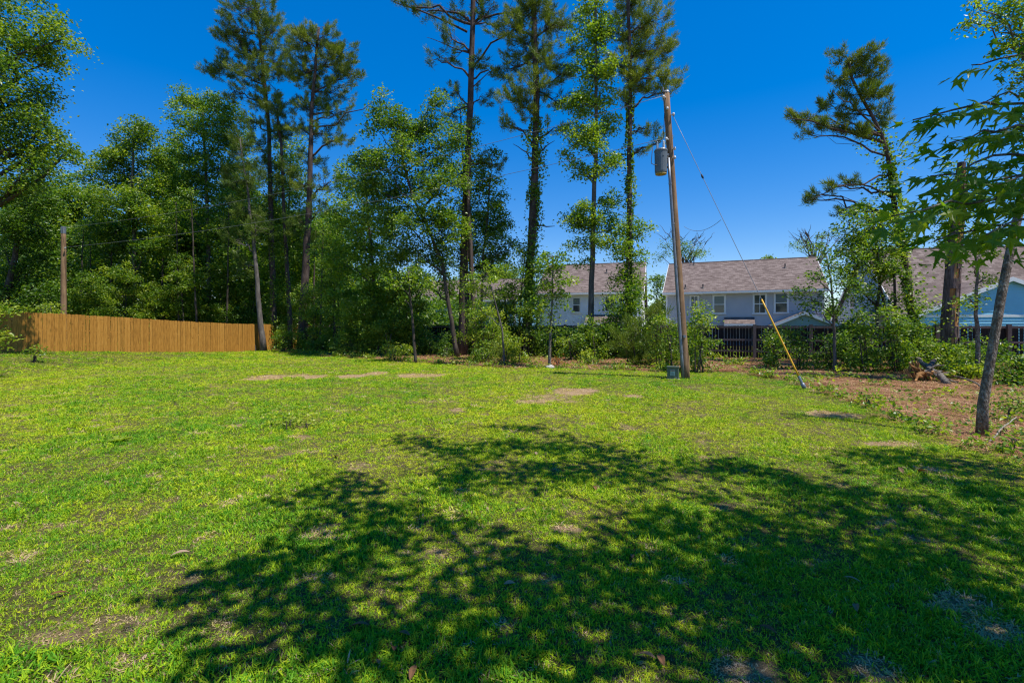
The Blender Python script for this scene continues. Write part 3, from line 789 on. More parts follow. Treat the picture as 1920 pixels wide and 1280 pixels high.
mb = MB(); zs = np.array([-0.43, -0.40, -0.36, 0.24, 0.27, 0.30, 0.34, 0.35]); rs = np.array([0.16, 0.185, 0.19, 0.20, 0.212, 0.212, 0.19, 0.05])
mb.tube([tc + (0, 0, q) for q in zs], rs, 20); tr = link('transformer', mb.mesh('transformer', False, PB), M['transformer'], pole)
mb = MB(); mb.tube([tc + (0, 0, -0.455), tc + (0, 0, -0.431)], 0.175, 20); link('tank_base', mb.mesh('tank_base', origin=PB), M['rust'], tr)
mb = MB()
for (dx, dy) in ((0.06, -0.08), (-0.10, 0.04)):
    q = tc + (dx, dy, 0.34)
    mb.tube([q + (0, 0, t) for t in np.linspace(0, 0.26, 9)], [0.035, 0.05, 0.03, 0.045, 0.028, 0.04, 0.025, 0.03, 0.012], 8)
link('bushing', mb.mesh('bushing', True, PB), M['porcelain'], tr)
mb = MB(); mb.box(tc + (0.17, -0.03, -0.25), tc + (0.27, 0.05, -0.20)); mb.box(tc + (0.17, -0.03, 0.15), tc + (0.27, 0.05, 0.20)); link('mounting_bracket', mb.mesh('mounting_bracket', origin=PB), M['steel'], tr)
def arc(a, b_, sag, n=14):
    t = np.linspace(0, 1, n)[:, None]
    q = np.asarray(a) * (1 - t) + np.asarray(b_) * t; q[:, 2] -= (sag * 4 * t * (1 - t))[:, 0]
    return q
for (a, b_, sg) in ((tc + (0.0, -0.20, 0.10), pole_pt(293) + (-0.1, -0.14, 0), 0.10), (tc + (-0.35, -0.15, -0.15), pole_pt(292) + (-0.1, -0.14, 0), 0.16), (tc + (-0.35, -0.15, -0.15), tc + (-0.25, 0, 0.42), -0.1), (tc + (0.06, -0.08, 0.66), pole_pt(205) + (-0.1, -0.05, 0), -0.05)):
    mb = MB(); mb.tube(arc(a, b_, sg), 0.011, 5); link('lead_cable', mb.mesh('lead_cable', origin=PB), M['blackrubber'], pole)
for py, side in ((183, -1), (205, -0.3), (216, 1), (262, -1), (280, 0.7), (297, 0.6)):
    c = pole_pt(py); mb = MB()
    mb.tube([c + (0.06 * side, -0.09, 0), c + (0.14 * side, -0.14, 0)], 0.022, 8); mb.tube([c + (0.14 * side, -0.14, -0.04), c + (0.14 * side, -0.14, 0), c + (0.14 * side, -0.14, 0.05)], [0.03, 0.045, 0.03], 8)
    link('insulator', mb.mesh('insulator', True, PB), M['porcelain'], pole)
mb = MB(); mb.tube([PT + (0, 0, -0.01), PT + (0, 0, 0.05)], [0.11, 0.09], 12); mb.tube([PT + (-0.10, -0.05, 0.0), PT + (-0.13, -0.06, 0.14)], 0.03, 8); link('pole_cap', mb.mesh('pole_cap', origin=PB), M['steel'], pole)
mb = MB(); c = pole_pt(672); mb.tube([c + (0.145, -0.05, -0.5), c + (0.14, -0.05, 0.1)], 0.016, 6); mb.tube([c + (0.15, -0.05, -0.36), c + (0.15, -0.05, -0.28)], 0.035, 8); link('ground_rod', mb.mesh('ground_rod', origin=PB), M['rust'], pole)

LB = np.array([-24.1, 26.0, 0]); LB[2] = gz(*LB[:2]); LT = P(119, 426, 26.0); LT2 = P(122, 466, 26.0)
p2 = thing('utility_pole', 'weathered wooden pole rising behind the tan fence', 'utility pole', LB)
mb = MB(); mb.tube([LB + (LT - LB) * q for q in np.linspace(-0.03, 1, 12)], np.linspace(0.15, 0.105, 12), 14, wob=0.03); link('shaft', mb.mesh('shaft', True, LB), M['pole'], p2)
mb = MB(); mb.tube([LT + (0, 0, -.35), LT + (0, 0, 0.03)], 0.115, 12); link('pole_cap', mb.mesh('pole_cap', origin=LB), M['galv'], p2)
mb = MB(); mb.tube([LT2 + (0.08, -0.1, -0.03), LT2 + (0.16, -0.16, 0.0), LT2 + (0.16, -0.16, 0.07)], [0.02, 0.04, 0.03], 8); link('insulator', mb.mesh('insulator', True, LB), M['porcelain'], p2)

for (a, b_, sag, lab) in ((pole_pt(183) + (-0.14, -0.14, 0.03), LT + (0.05, -0.12, -0.05), 0.55, 'upper overhead wire strung between the two utility poles'), (pole_pt(262) + (-0.14, -0.14, 0.03), LT2 + (0.16, -0.16, 0.05), 0.45, 'lower overhead wire strung between the two utility poles')):
    mb = MB(); mb.tube(arc(a, b_, sag, 50), 0.008, 5); tag(link('overhead_wire', mb.mesh('overhead_wire', True), M['wire']), lab, 'wire', 'overhead wires')
# guy wire with its yellow guard
GA = np.array([*on_ground(1508, 729), 0.0]); GA[2] = gz(GA[0], GA[1]) + 0.05; GT = pole_pt(214) + (0.12, -0.08, 0)
guy = thing('guy_wire', 'taut guy wire with yellow plastic guard anchored in the ground', 'guy wire', GA)
def guy_at_px(px): ts = np.linspace(0, 1, 4000); q = GA + (GT - GA) * ts[:, None]; return float(ts[np.argmin(abs(CX + F * q[:, 0] / q[:, 1] - px))])
def guy_p(t): return GA + (GT - GA) * t
mb = MB(); mb.tube([guy_p(t) for t in np.linspace(0.06, 1, 10)], 0.008, 6); link('strand', mb.mesh('strand', True, GA), M['steel'], guy)
t0, t1 = guy_at_px(1498), guy_at_px(1428)
mb = MB(); mb.tube([guy_p(t) for t in np.linspace(t0, t1, 8)], 0.023, 10); link('guard', mb.mesh('guard', True, GA), M['yellow'], guy)
mb = MB(); mb.tube([guy_p(t0 - 0.022), guy_p(t0 + 0.002)], 0.036, 10); link('guard_end', mb.mesh('guard_end', origin=GA), M['galv'], guy)
mb = MB(); mb.tube([guy_p(-0.01), guy_p(t0)], 0.012, 6); mb.tube([guy_p(0.0) + (0, 0, -.03), guy_p(0.0), guy_p(0.012), guy_p(0.016)], [0.03, 0.055, 0.055, 0.02], 10); link('anchor_eye', mb.mesh('anchor_eye', True, GA), M['galv'], guy)
ti = guy_at_px(1317)
mb = MB(); mb.tube([guy_p(ti - 0.008), guy_p(ti), guy_p(ti + 0.01)], [0.015, 0.035, 0.015], 8); link('strain_insulator', mb.mesh('strain_insulator', True, GA), M['blackrubber'], guy)
ts = guy_at_px(1353)
mb = MB(); e = P(1283, 425, 38.0); mb.tube(arc(P(1352, 412, 30.0), e, 0.5, 20), 0.015, 5)
tag(link('service_wire', mb.mesh('service_wire', True), M['wire']), 'thin service wire above the grey house roof', 'wire')

# pedestal
PX, PY = on_ground(1262, 711)
ped = thing('utility_pedestal', 'small green metal utility box at the foot of the pole', 'utility box', (PX, PY, gz(PX, PY)), R(-24))
mb = MB(); w, dpt, hh = 0.17, 0.13, 0.37
v = [(-w, -dpt, 0.02), (w, -dpt, 0.02), (w, dpt, 0.02), (-w, dpt, 0.02), (-w * .98, -dpt * .96, hh), (w * .98, -dpt * .96, hh), (w * .98, dpt * .96, hh), (-w * .98, dpt * .96, hh)]
mb.add(v, f4=[(0, 3, 2, 1), (4, 5, 6, 7), (0, 1, 5, 4), (1, 2, 6, 5), (2, 3, 7, 6), (3, 0, 4, 7)]); link('cabinet', mb.mesh('cabinet'), M['boxgreen'], ped)
mb = MB(); mb.prism([(-w - .015, -dpt - .015, hh + .002), (w + .015, -dpt - .015, hh + .002), (w + .015, dpt + .015, hh + .002), (-w - .015, dpt + .015, hh + .002)], (0, 0, 0.03)); link('lid', mb.mesh('lid'), M['boxgreen'], ped)
mb = MB(); mb.box((-w - .03, -dpt - .03, -0.05), (w + .03, dpt + .03, 0.018)); link('base_pad', mb.mesh('base_pad'), M['stone'], ped)
mb = MB(); mb.box((-0.07, -dpt - .006, 0.12), (0.07, -dpt - .001, 0.30)); stk = link('sticker', mb.mesh('sticker'), M['boxlabel'], ped)
mb = MB()
for zz in (0.14, 0.165, 0.19, 0.215): mb.box((-0.055, -dpt - .0085, zz), (0.05 - 0.03 * (zz > .2), -dpt - .0065, zz + 0.010))
link('print', mb.mesh('print'), M['boxprint'], stk)
mb = MB(); mb.box((-0.062, -dpt - .0085, 0.26), (0.062, -dpt - .0065, 0.29)); link('print_header', mb.mesh('print_header'), M['redprint'], stk)
mb = MB(); mb.tube([(w * .55, -dpt - .015, 0.01), (w * .6, -dpt - .03, 0.06)], 0.018, 8); link('lock', mb.mesh('lock'), M['galv'], ped)

# ------------------------------------------------------------------ foliage generators
def unit(n):
    v = rng.standard_normal((n, 3)); return v / np.linalg.norm(v, axis=1, keepdims=True)

def add_leaves(mb, c, size, tone, up=0.6, ratio=0.62, droop=0.35):
    """folded diamond leaves round the points c"""
    n = len(c)
    d = rng.standard_normal((n, 3)); d[:, 2] = d[:, 2] * 0.5 - droop; d /= np.linalg.norm(d, axis=1, keepdims=True)
    nn = rng.standard_normal((n, 3)) + np.array([0, 0, up * 2]); s = np.cross(d, nn); s /= np.linalg.norm(s, axis=1, keepdims=True) + 1e-9
    nn = np.cross(s, d)
    L_ = size[:, None]; W = L_ * ratio * 0.5
    fold = (W * 0.35) * nn
    a = c - d * L_ * 0.5; t = c + d * L_ * 0.5; m_ = c - d * L_ * 0.08
    v = np.stack([a, m_ + s * W + fold, t, m_ - s * W + fold], 1).reshape(-1, 3)
    i = np.arange(n)[:, None] * 4
    f3 = np.concatenate([i + np.array([0, 1, 2]), i + np.array([0, 2, 3])], 1).reshape(-1, 3)
    mb.add(v, f3=f3, tone=np.repeat(np.clip(tone, 0, 1), 4))

def add_needles(mb, c, axis, tone, ln, wd, spread=0.9):
    n = len(c)
    d = axis + spread * unit(n); d /= np.linalg.norm(d, axis=1, keepdims=True)
    s = np.cross(d, unit(n)); s /= np.linalg.norm(s, axis=1, keepdims=True) + 1e-9
    L_ = (ln * rng.uniform(0.7, 1.2, n))[:, None]
    v = np.stack([c + s * wd, c - s * wd, c + d * L_], 1).reshape(-1, 3)
    mb.add(v, f3=np.arange(3 * n).reshape(-1, 3), tone=np.repeat(np.clip(tone, 0, 1), 3))

def bend(a, b_, n=6, lift=0.0, jit=0.03):
    t = np.linspace(0, 1, n)[:, None]
    a, b_ = np.asarray(a, float), np.asarray(b_, float)
    q = a * (1 - t) + b_ * t
    l = np.linalg.norm(b_ - a)
    q[:, 2] += lift * l * (4 * t * (1 - t))[:, 0]
    q[1:-1] += rng.standard_normal((n - 2, 3)) * jit * l
    return q

def plant(name, label, cat, base, trunk, r0, r1, blobs, style, bark, leafmat, leaf=0.13, dens=1.0, tone=(0.25, 0.7), group=None, vines=None, dead=(), clump=0.42, per=60, twigs=1.0,
          extra_trunks=(), sides=10, limb_r=1.0, vine_r=0.28):
    """base: world point; trunk: world points; blobs: (centre, rx, ry, rz, density)"""
    base = np.asarray(base, float)
    root = thing(name, label, cat, base, 0, group)
    wood, fol = MB(), MB()
    def refine(tr, n=16):
        tr = np.asarray(tr, float); s_ = np.concatenate([[0], np.cumsum(np.linalg.norm(np.diff(tr, axis=0), axis=1))])
        t = np.linspace(0, s_[-1], n)
        q = np.stack([np.interp(t, s_, tr[:, k]) for k in range(3)], -1)
        q[1:-1, :2] += rng.standard_normal((n - 2, 2)) * 0.018 * min(1.0, r0 * 6)
        return q
    tr = refine(trunk)
    rad = 0.84 * (r1 + (r0 - r1) * (1 - np.linspace(0, 1, len(tr))) ** 1.15); rad[0] *= 1.25; rad[1] *= 1.06
    wood.tube(tr, rad, sides, wob=0.10)
    for (et, ra, rb) in extra_trunks: wood.tube(refine(et, 9), np.linspace(ra, rb, 9), 7, wob=0.08)
    for (a, b_, rr) in dead: wood.tube(bend(a, b_, 6, 0.02, 0.03), np.linspace(rr, rr * 0.25, 6), 5)
    H = tr[-1, 2] - tr[0, 2]
    tiptwig = []
    for (c, rx, ry, rz, dn) in blobs:
        c = np.asarray(c, float)
        hd = np.hypot(*(tr[:, :2] - c[:2]).T)
        want = c[2] - (0.25 if style == 'pine' else 0.75) * hd - 0.1 * rz
        score = abs(tr[:, 2] - want) + 0.15 * hd
        i = int(np.argmin(score)); att = tr[i]
        ln = np.linalg.norm(c - att)
        lr = min(rad[i] * 0.55, 0.018 + 0.016 * ln + 0.012 * (rx + rz)) * limb_r
        limb = bend(att, c, 7, 0.06 if style == 'pine' else 0.03, 0.035)
        if ln > 0.25: wood.tube(limb, np.linspace(lr, max(lr * 0.35, 0.012), 7), 6)
        area = math.pi * rx * rz
        n = max(3, int(area * dens * dn * (12.0 if style == 'pine' else 6.6) / (1.0 if style == 'pine' else max(0.25, (clump / 0.42) ** 1.3))))
        u = unit(n) * (0.25 + 0.95 * rng.random((n, 1)) ** 0.7)
        cc = c + u * np.array([rx, ry, rz])
        for k in range(n):
            tv = rng.uniform(*tone)
            q = cc[k]
            if rng.random() < twigs:
                src = limb[rng.integers(2, 7)] if rng.random() < 0.8 or k == 0 else cc[rng.integers(0, max(1, k))]
                tw = bend(src, q, 4, 0.04, 0.06)
                wood.tube(tw, np.linspace(max(0.010, lr * 0.28), 0.006, 4), 3, cap=False)
                ax = tw[-1] - tw[-2]
            else: ax = q - c
            ax = ax / (np.linalg.norm(ax) + 1e-6)
            if style == 'pine':
                m_ = int(1.9 * per * rng.uniform(0.6, 1.3))
                ax = ax * .7 + np.array([0, 0, .6]); ax /= np.linalg.norm(ax)
                org = q + rng.standard_normal((m_, 3)) * clump * 0.24 + ax * (rng.uniform(-.9, .9, m_) * clump)[:, None]
                rad_d = (org - q) / clump
                add_needles(fol, org, rad_d * 1.0 + np.array([0, 0, 0.30]) + ax * 0.35, tv + 0.10 * rng.standard_normal(m_), leaf, 0.0145 * (leaf / 0.2), 0.50)
            else:
                m_ = int(1.6 * per * rng.uniform(0.5, 1.4))
                e = rng.standard_normal((m_, 3)) * clump * np.array([0.62, 0.62, 0.36])
                e[:, 2] -= 0.25 * (e[:, 0] ** 2 + e[:, 1] ** 2) / clump
                add_leaves(fol, q + e, 0.95 * leaf * rng.uniform(0.6, 1.3, m_), tv + 0.22 * rng.standard_normal(m_))
    link('trunk', wood.mesh('trunk', True, base), M[bark], root)
    if fol.n: link('crown', fol.mesh('crown', False, base), M[leafmat], root)
    if vines:
        vm = MB()
        for (za, zb_, per_m) in vines:
            n = int((zb_ - za) * per_m * 2.4); z = rng.uniform(za, zb_, n)
            q = np.stack([np.interp(z, tr[:, 2], tr[:, k]) for k in range(3)], -1)
            a = rng.random(n) * 6.283; lump = 0.15 + 1.9 * smooth(.3, .8, vnoise(z * 1.1, a * 0.6 + base[0], 3))
            kp = rng.random(n) < 0.12 + smooth(.38, .62, vnoise(z * .9 + 5, a * .7 + base[0], 6)); q, a, lump, n = q[kp], a[kp], lump[kp], int(kp.sum())
            rr = r0 * 0.8 + vine_r * lump * rng.random(n) ** 1.3
            q = q + np.stack([np.cos(a) * rr, np.sin(a) * rr, rng.standard_normal(n) * 0.05], -1)
            add_leaves(vm, q, 0.145 * rng.uniform(0.7, 1.3, n), 0.45 + 0.22 * rng.standard_normal(n))
        link('vine', vm.mesh('vine', False, base), M['shrub'], root)
    return root

def from_px(Y, trunk_px, blobs_px, depth=0.9, jit=0.35, base_py=None):
    """photo outlines to real positions at distance Y; each bough gets its own depth"""
    tp = [P(px, py, Y) for px, py in trunk_px]
    b0 = tp[0].copy(); b0[2] = gz(b0[0], b0[1]) - 0.05; tp[0] = b0
    out = []
    for bp in blobs_px:
        px, py, rx, ry = bp[:4]; dn = bp[4] if len(bp) > 4 else 1.0
        a, c = rx / F * Y, ry / F * Y
        dy = rng.uniform(-jit, jit) * 2 * a if len(bp) < 6 else bp[5]
        ctr = P(px, py, Y + dy)
        out.append((ctr, a, max(0.6 * a, 0.5 * (a + c)) * depth, c, dn))
    return b0, tp, out

def tree(name, label, Y, trunk_px, w_px, blobs_px, style='hard', bark='darkbark', leafmat='hard', jit=0.35, vines_px=None, dead_px=(), extra_px=(), cat='tree', **kw):
    b0, tp, bl = from_px(Y, trunk_px, blobs_px, jit=jit)
    v = [(P(0, a, Y)[2], P(0, b_, Y)[2], n) for (a, b_, n) in vines_px] if vines_px else None
    dd = [(P(*a, Y), P(*b_, Y - 0.4), r) for a, b_, r in dead_px]
    ex = []
    for (pts, ra, rb, dy) in extra_px:
        q = [P(px, py, Y + dy) for px, py in pts]
        if pts[0][1] > 640: q[0][2] = gz(q[0][0], q[0][1]) - 0.05
        ex.append((q, ra / F * Y / 2, rb / F * Y / 2))
    return plant(name, label, cat, b0, tp, w_px[0] / F * Y / 2, w_px[1] / F * Y / 2, bl, style, bark, leafmat, vines=v, dead=dd, extra_trunks=ex, **kw)

PINE = dict(style='pine', bark='pinebark', leafmat='pine', leaf=0.19, clump=0.25, per=66, twigs=1.0)

# ------------------------------------------------------------------ pines
tree('pine_tree', 'tall pine rising behind the tan fence end, top cut by the frame', 34.0, [(514, 655), (512, 560), (507, 400), (504, 250), (490, 90), (474, -20)], (15, 5),
     [(470, 20, 48, 34), (425, 60, 22, 26), (410, 130, 34, 22), (455, 90, 48, 34), (510, 60, 26, 40), (480, 140, 44, 30), (500, 190, 40, 30, .7), (440, 170, 30, 20, .6), (530, 120, 24, 34), (465, 225, 26, 18, .5), (520, 245, 24, 24, .7), (500, 310, 26, 22, .6), (480, 270, 26, 20, .6), (525, 350, 20, 22, .5), (495, 390, 22, 22, .5), (515, 450, 20, 22, .4)],
     tone=(0.1, 0.55), vines_px=[(640, 330, 150)], group='tall pines', **PINE)
tree('pine_tree', 'forked tall pine right of the tan fence with broad crown', 32.5, [(566, 655), (570, 560), (580, 372), (584, 219), (592, 110), (598, 52)], (20, 5),
     [(598, 70, 40, 28), (560, 75, 26, 30), (640, 100, 34, 24), (610, 125, 46, 28), (655, 140, 26, 20), (570, 140, 34, 26), (625, 175, 44, 22), (585, 200, 36, 24), (560, 240, 24, 22, .7), (640, 215, 28, 18, .7), (610, 250, 34, 20, .7), (590, 300, 30, 20, .6), (620, 340, 28, 18, .6), (570, 350, 28, 22, .6), (605, 390, 28, 20, .5), (560, 420, 26, 22, .5), (590, 450, 26, 20, .45), (640, 260, 26, 16, .6)],
     tone=(0.15, 0.65), dead_px=[((582, 260), (700, 190), .07), ((584, 230), (660, 205), .05)], extra_px=[([(590, 652), (588, 540), (592, 430)], 6, 1, 0.8)], group='tall pines', **PINE)
tree('pine_tree', 'slender pine trunk between the two tall left pines, wrapped in vines', 33.5, [(544, 652), (542, 560), (534, 430), (528, 275), (520, 210)], (11, 5),
     [(530, 250, 24, 24, .8), (545, 320, 22, 26, .6), (520, 200, 26, 24, .7), (550, 420, 16, 24, .5)], tone=(0.1, 0.5), vines_px=[(600, 280, 90)], group='tall pines', **PINE)
tree('pine_tree', 'leaning grey trunked pine in front of the tan fence end', 32.0, [(494, 656), (486, 580), (478, 480), (466, 370), (455, 300), (450, 260)], (13, 2.5),
     [(450, 265, 22, 20, .8), (450, 290, 26, 24, .8), (440, 340, 30, 24, .8), (470, 330, 26, 26, .8), (455, 400, 34, 26, .8), (440, 450, 24, 24, .7), (480, 430, 26, 26, .7), (450, 500, 22, 24, .6)], tone=(0.05, 0.4), group='tall pines', **PINE | dict(bark='greybark'))
tree('pine_tree', 'tall dark pine with sparse crown in the middle of the tree row', 27.0, [(868, 668), (868, 560), (872, 430), (878, 300), (884, 150), (888, -40), (890, -110)], (21, 10),
     [(760, 8, 26, 14, .8), (800, 22, 26, 16, .7), (835, 60, 26, 18, .6), (850, 100, 20, 22, .6), (820, 110, 20, 14, .5), (930, 50, 24, 16, .6), (975, 25, 26, 16, .6), (905, 20, 28, 26, .8), (860, 20, 22, 20, .6), (895, 110, 20, 24, .6), (850, 170, 18, 20, .5), (905, 180, 20, 18, .5), (940, 130, 18, 14, .4), (840, 215, 16, 12, .4), (930, 310, 22, 16, .6), (900, 300, 16, 14, .6), (880, 250, 14, 20, .4), (890, -60, 50, 40, .8)],
     tone=(0.05, 0.4), dead_px=[((882, 130), (1000, 20), .075), ((882, 60), (930, 10), .06), ((876, 60), (735, 2), .07), ((880, 100), (800, 70), .04), ((878, 170), (940, 120), .04)], vines_px=[(560, 260, 60)], extra_px=[([(890, 668), (888, 560), (878, 380), (876, 330)], 10, 8, -0.3)], group='tall pines', **PINE)
tree('pine_tree', 'thick vine covered pine with dead side branches', 26.6, [(988, 668), (990, 560), (998, 420), (1004, 300), (1006, 180), (1002, 60), (1000, -80)], (22, 11),
     [(1000, 20, 46, 34), (960, 50, 34, 28), (1045, 50, 34, 30), (985, 95, 42, 28), (1030, 110, 40, 28), (950, 130, 30, 24, .8), (1060, 140, 26, 22, .8), (1000, 160, 42, 26), (960, 190, 34, 20, .8), (1040, 190, 32, 20, .8), (950, 230, 26, 16, .7), (1000, 215, 34, 18, .7), (1045, 240, 24, 14, .5), (1000, -40, 60, 40)],
     tone=(0.2, 0.7), dead_px=[((1002, 425), (1040, 424), .06), ((1000, 445), (1022, 402), .03), ((1000, 300), (962, 270), .05), ((1006, 290), (1040, 264), .05), ((1000, 250), (955, 235), .045)], vines_px=[(600, 220, 210)], group='tall pines', **PINE)
tree('pine_tree', 'tall pine with rounded crown directly left of the utility pole top', 25.0, [(1176, 672), (1178, 560), (1180, 420), (1180, 280), (1182, 160), (1180, 60), (1178, -30)], (15, 7),
     [(1185, 10, 48, 30), (1225, 40, 36, 26), (1175, 60, 34, 28), (1240, 90, 36, 24), (1200, 90, 40, 28), (1165, 110, 24, 24), (1215, 130, 42, 24), (1255, 140, 28, 18), (1175, 150, 26, 20), (1250, 170, 30, 12, .8), (1210, 165, 30, 16, .8), (1165, 185, 18, 14, .6), (1215, 240, 24, 18, .6), (1240, 262, 20, 14, .5), (1205, 275, 16, 12, .5), (1190, -30, 50, 30)],
     tone=(0.3, 0.8), vines_px=[(600, 170, 190)], group='tall pines', **PINE)
tree('pine_tree', 'crooked pine with one long left bough standing before the blue house', 20.5, [(1716, 690), (1712, 600), (1694, 480), (1672, 350), (1662, 280), (1650, 245), (1625, 200), (1600, 150), (1590, 110)], (17, 5),
     [(1628, 105, 20, 18), (1580, 105, 20, 14), (1605, 125, 26, 20), (1640, 140, 22, 18), (1575, 150, 20, 18), (1650, 175, 20, 18), (1610, 175, 30, 18), (1555, 195, 20, 14), (1590, 215, 26, 14), (1650, 215, 24, 18), (1480, 215, 16, 8, 1.2), (1510, 225, 20, 10, 1.2), (1540, 235, 22, 10, 1.1), (1575, 240, 22, 10), (1505, 250, 12, 8, .8), (1620, 245, 26, 12),
      (1590, 340, 20, 9, 1.1), (1560, 352, 18, 8, 1.1), (1530, 365, 16, 7, 1.1), (1515, 375, 10, 6, 1.1), (1580, 395, 20, 12, .8), (1640, 440, 34, 20, .6)],
     tone=(0.15, 0.6), dead_px=[((1662, 268), (1480, 222), .075), ((1676, 330), (1510, 378), .05), ((1652, 250), (1560, 170), .05)], vines_px=[(610, 240, 240)], vine_r=0.5, **PINE | dict(leaf=0.17, clump=0.21, per=64, dens=1.8))

# ------------------------------------------------------------------ hardwoods and sweetgums of the tree row
tree('sweetgum_tree', 'slim pale trunked sweetgum between the vine covered pine and utility pole', 25.4, [(1107, 676), (1108, 560), (1114, 400), (1118, 250), (1118, 100), (1116, -30)], (14, 5),
     [(1110, 15, 30, 26), (1105, 70, 34, 30), (1130, 60, 26, 26), (1100, 130, 30, 28), (1135, 130, 28, 30), (1085, 190, 28, 26), (1120, 190, 36, 28), (1145, 230, 22, 24), (1085, 250, 26, 24), (1115, 260, 34, 26), (1065, 300, 16, 18, .8), (1100, 320, 26, 20, .8), (1140, 300, 22, 26), (1130, 370, 34, 18, .7), (1090, 390, 26, 20, .9), (1115, 410, 40, 22), (1075, 415, 20, 20, .8), (1150, 430, 26, 20, .8), (1110, 450, 40, 18, .9), (1095, 490, 18, 14, .5)],
     bark='greybark', leafmat='gum', leaf=0.14, tone=(0.35, 0.9), clump=0.36, per=52, dens=1.3, twigs=0.5)
tree('sweetgum_tree', 'leafy sweetgum wrapped around the pine beside the utility pole', 24.6, [(1172, 676), (1176, 560), (1180, 470), (1184, 400)], (8, 3),
     [(1180, 420, 28, 20), (1205, 435, 24, 16, .9), (1170, 470, 26, 26), (1200, 480, 22, 18, .8), (1180, 520, 30, 30), (1165, 560, 30, 30), (1195, 570, 26, 26), (1175, 610, 34, 28)], bark='darkbark', leafmat='gum', leaf=0.14, tone=(0.25, 0.75), clump=0.34, per=46, twigs=0.5)
tree('oak_tree', 'broad leafy oak left of the middle pine, leaning trunk', 25.5, [(858, 672), (846, 600), (830, 500), (800, 420), (770, 360), (755, 300)], (11, 5),
     [(720, 195, 26, 20), (745, 230, 34, 28), (700, 240, 26, 24, .8), (770, 250, 30, 30), (800, 225, 26, 28), (825, 190, 18, 18, .8), (740, 290, 44, 34), (800, 290, 42, 36), (845, 260, 22, 30), (690, 300, 34, 30, .9), (700, 350, 44, 34), (770, 350, 50, 34), (830, 340, 40, 36), (870, 330, 20, 34, .7), (720, 400, 44, 30), (790, 410, 50, 36), (840, 420, 40, 38), (760, 460, 40, 30), (820, 480, 44, 30), (800, 530, 50, 20, .35), (850, 540, 30, 22, .4)],
     bark='darkbark', leafmat='hard', leaf=0.15, tone=(0.15, 0.62), clump=0.42, per=64, twigs=0.35)
tree('oak_tree', 'dark leaved oak just right of the middle pine', 28.0, [(905, 668), (902, 580), (906, 480), (915, 400), (920, 330)], (8, 3),
     [(925, 290, 18, 18, .7), (905, 340, 28, 28, .8), (935, 380, 22, 24, .8), (910, 400, 36, 30), (950, 420, 24, 24, .8), (920, 450, 40, 28), (900, 490, 40, 26), (955, 465, 20, 20, .7)], leaf=0.15, tone=(0.1, 0.55), clump=0.42, per=56, twigs=0.4)
tree('sweetgum_tree', 'bright sunlit sweetgum left of the oak in the tree row', 28.5, [(705, 668), (703, 600), (700, 500), (690, 400), (680, 330)], (9, 4),
     [(680, 310, 28, 24), (650, 340, 28, 26, .9), (700, 350, 34, 28), (670, 390, 44, 30), (640, 420, 32, 28), (710, 420, 40, 30), (680, 460, 50, 30), (640, 490, 34, 30), (720, 490, 40, 28), (690, 540, 50, 32), (650, 560, 34, 30), (720, 560, 34, 30), (690, 600, 44, 30), (730, 610, 30, 24)],
     bark='greybark', leafmat='gum', leaf=0.15, tone=(0.3, 0.85), clump=0.42, per=62, twigs=0.3)
tree('hardwood_tree', 'spindly hardwood with crooked pale trunk behind the middle of the tan fence', 35.0, [(252, 656), (252, 560), (252, 440), (246, 370), (250, 300), (252, 260)], (9, 4),
     [(252, 240, 28, 18), (225, 260, 20, 18), (275, 255, 22, 20), (245, 285, 38, 26), (210, 300, 34, 24), (290, 300, 24, 26, .9), (185, 330, 28, 24), (245, 340, 44, 28), (290, 350, 30, 28), (220, 380, 50, 28), (275, 400, 44, 28), (200, 430, 44, 30), (250, 450, 50, 30), (290, 460, 34, 28)],
     bark='greybark', leaf=0.18, tone=(0.2, 0.75), clump=0.5, per=66, twigs=0.3)
tree('hardwood_tree', 'tall yellow green hardwood left of the tallest left pine', 37.0, [(392, 655), (392, 560), (390, 420), (385, 300), (380, 210)], (11, 4),
     [(340, 185, 18, 18, .9), (375, 190, 26, 20), (410, 200, 26, 22), (440, 215, 26, 22), (350, 230, 26, 26, .9), (395, 240, 36, 28), (440, 255, 30, 28), (340, 280, 24, 30, .8), (385, 300, 40, 30), (430, 310, 38, 30), (350, 340, 30, 34, .9), (400, 360, 44, 34), (440, 370, 30, 30), (360, 410, 40, 34), (410, 430, 44, 34)],
     bark='greybark', leafmat='gum', leaf=0.18, tone=(0.2, 0.8), clump=0.5, per=62, twigs=0.4)
tree('hardwood_tree', 'large hardwood filling the left edge of the frame', 19.4, [(-190, 700), (-180, 560), (-150, 420), (-130, 300), (-110, 180), (-100, 90)], (34, 9),
     [(90, 45, 34, 26), (115, 75, 26, 22), (70, 80, 34, 26), (95, 115, 28, 20), (40, 100, 40, 36), (10, 50, 30, 34), (0, 140, 60, 44), (60, 175, 40, 28), (30, 210, 50, 34), (90, 225, 30, 22), (110, 260, 26, 22), (60, 260, 50, 30), (10, 280, 60, 44), (125, 285, 18, 14, .7), (60, 310, 40, 22, .8), (0, 340, 60, 34),
      (-60, 80, 70, 60), (-140, 60, 80, 70), (-220, 120, 80, 80), (-80, 200, 80, 70), (-200, 260, 90, 80), (-90, 330, 80, 60), (-160, -40, 110, 70), (-60, -30, 80, 60), (20, -20, 50, 30, .6), (-280, 30, 90, 90)],
     leafmat='hard', leaf=0.125, tone=(0.15, 0.75), clump=0.46, per=92, twigs=0.35, jit=0.25)
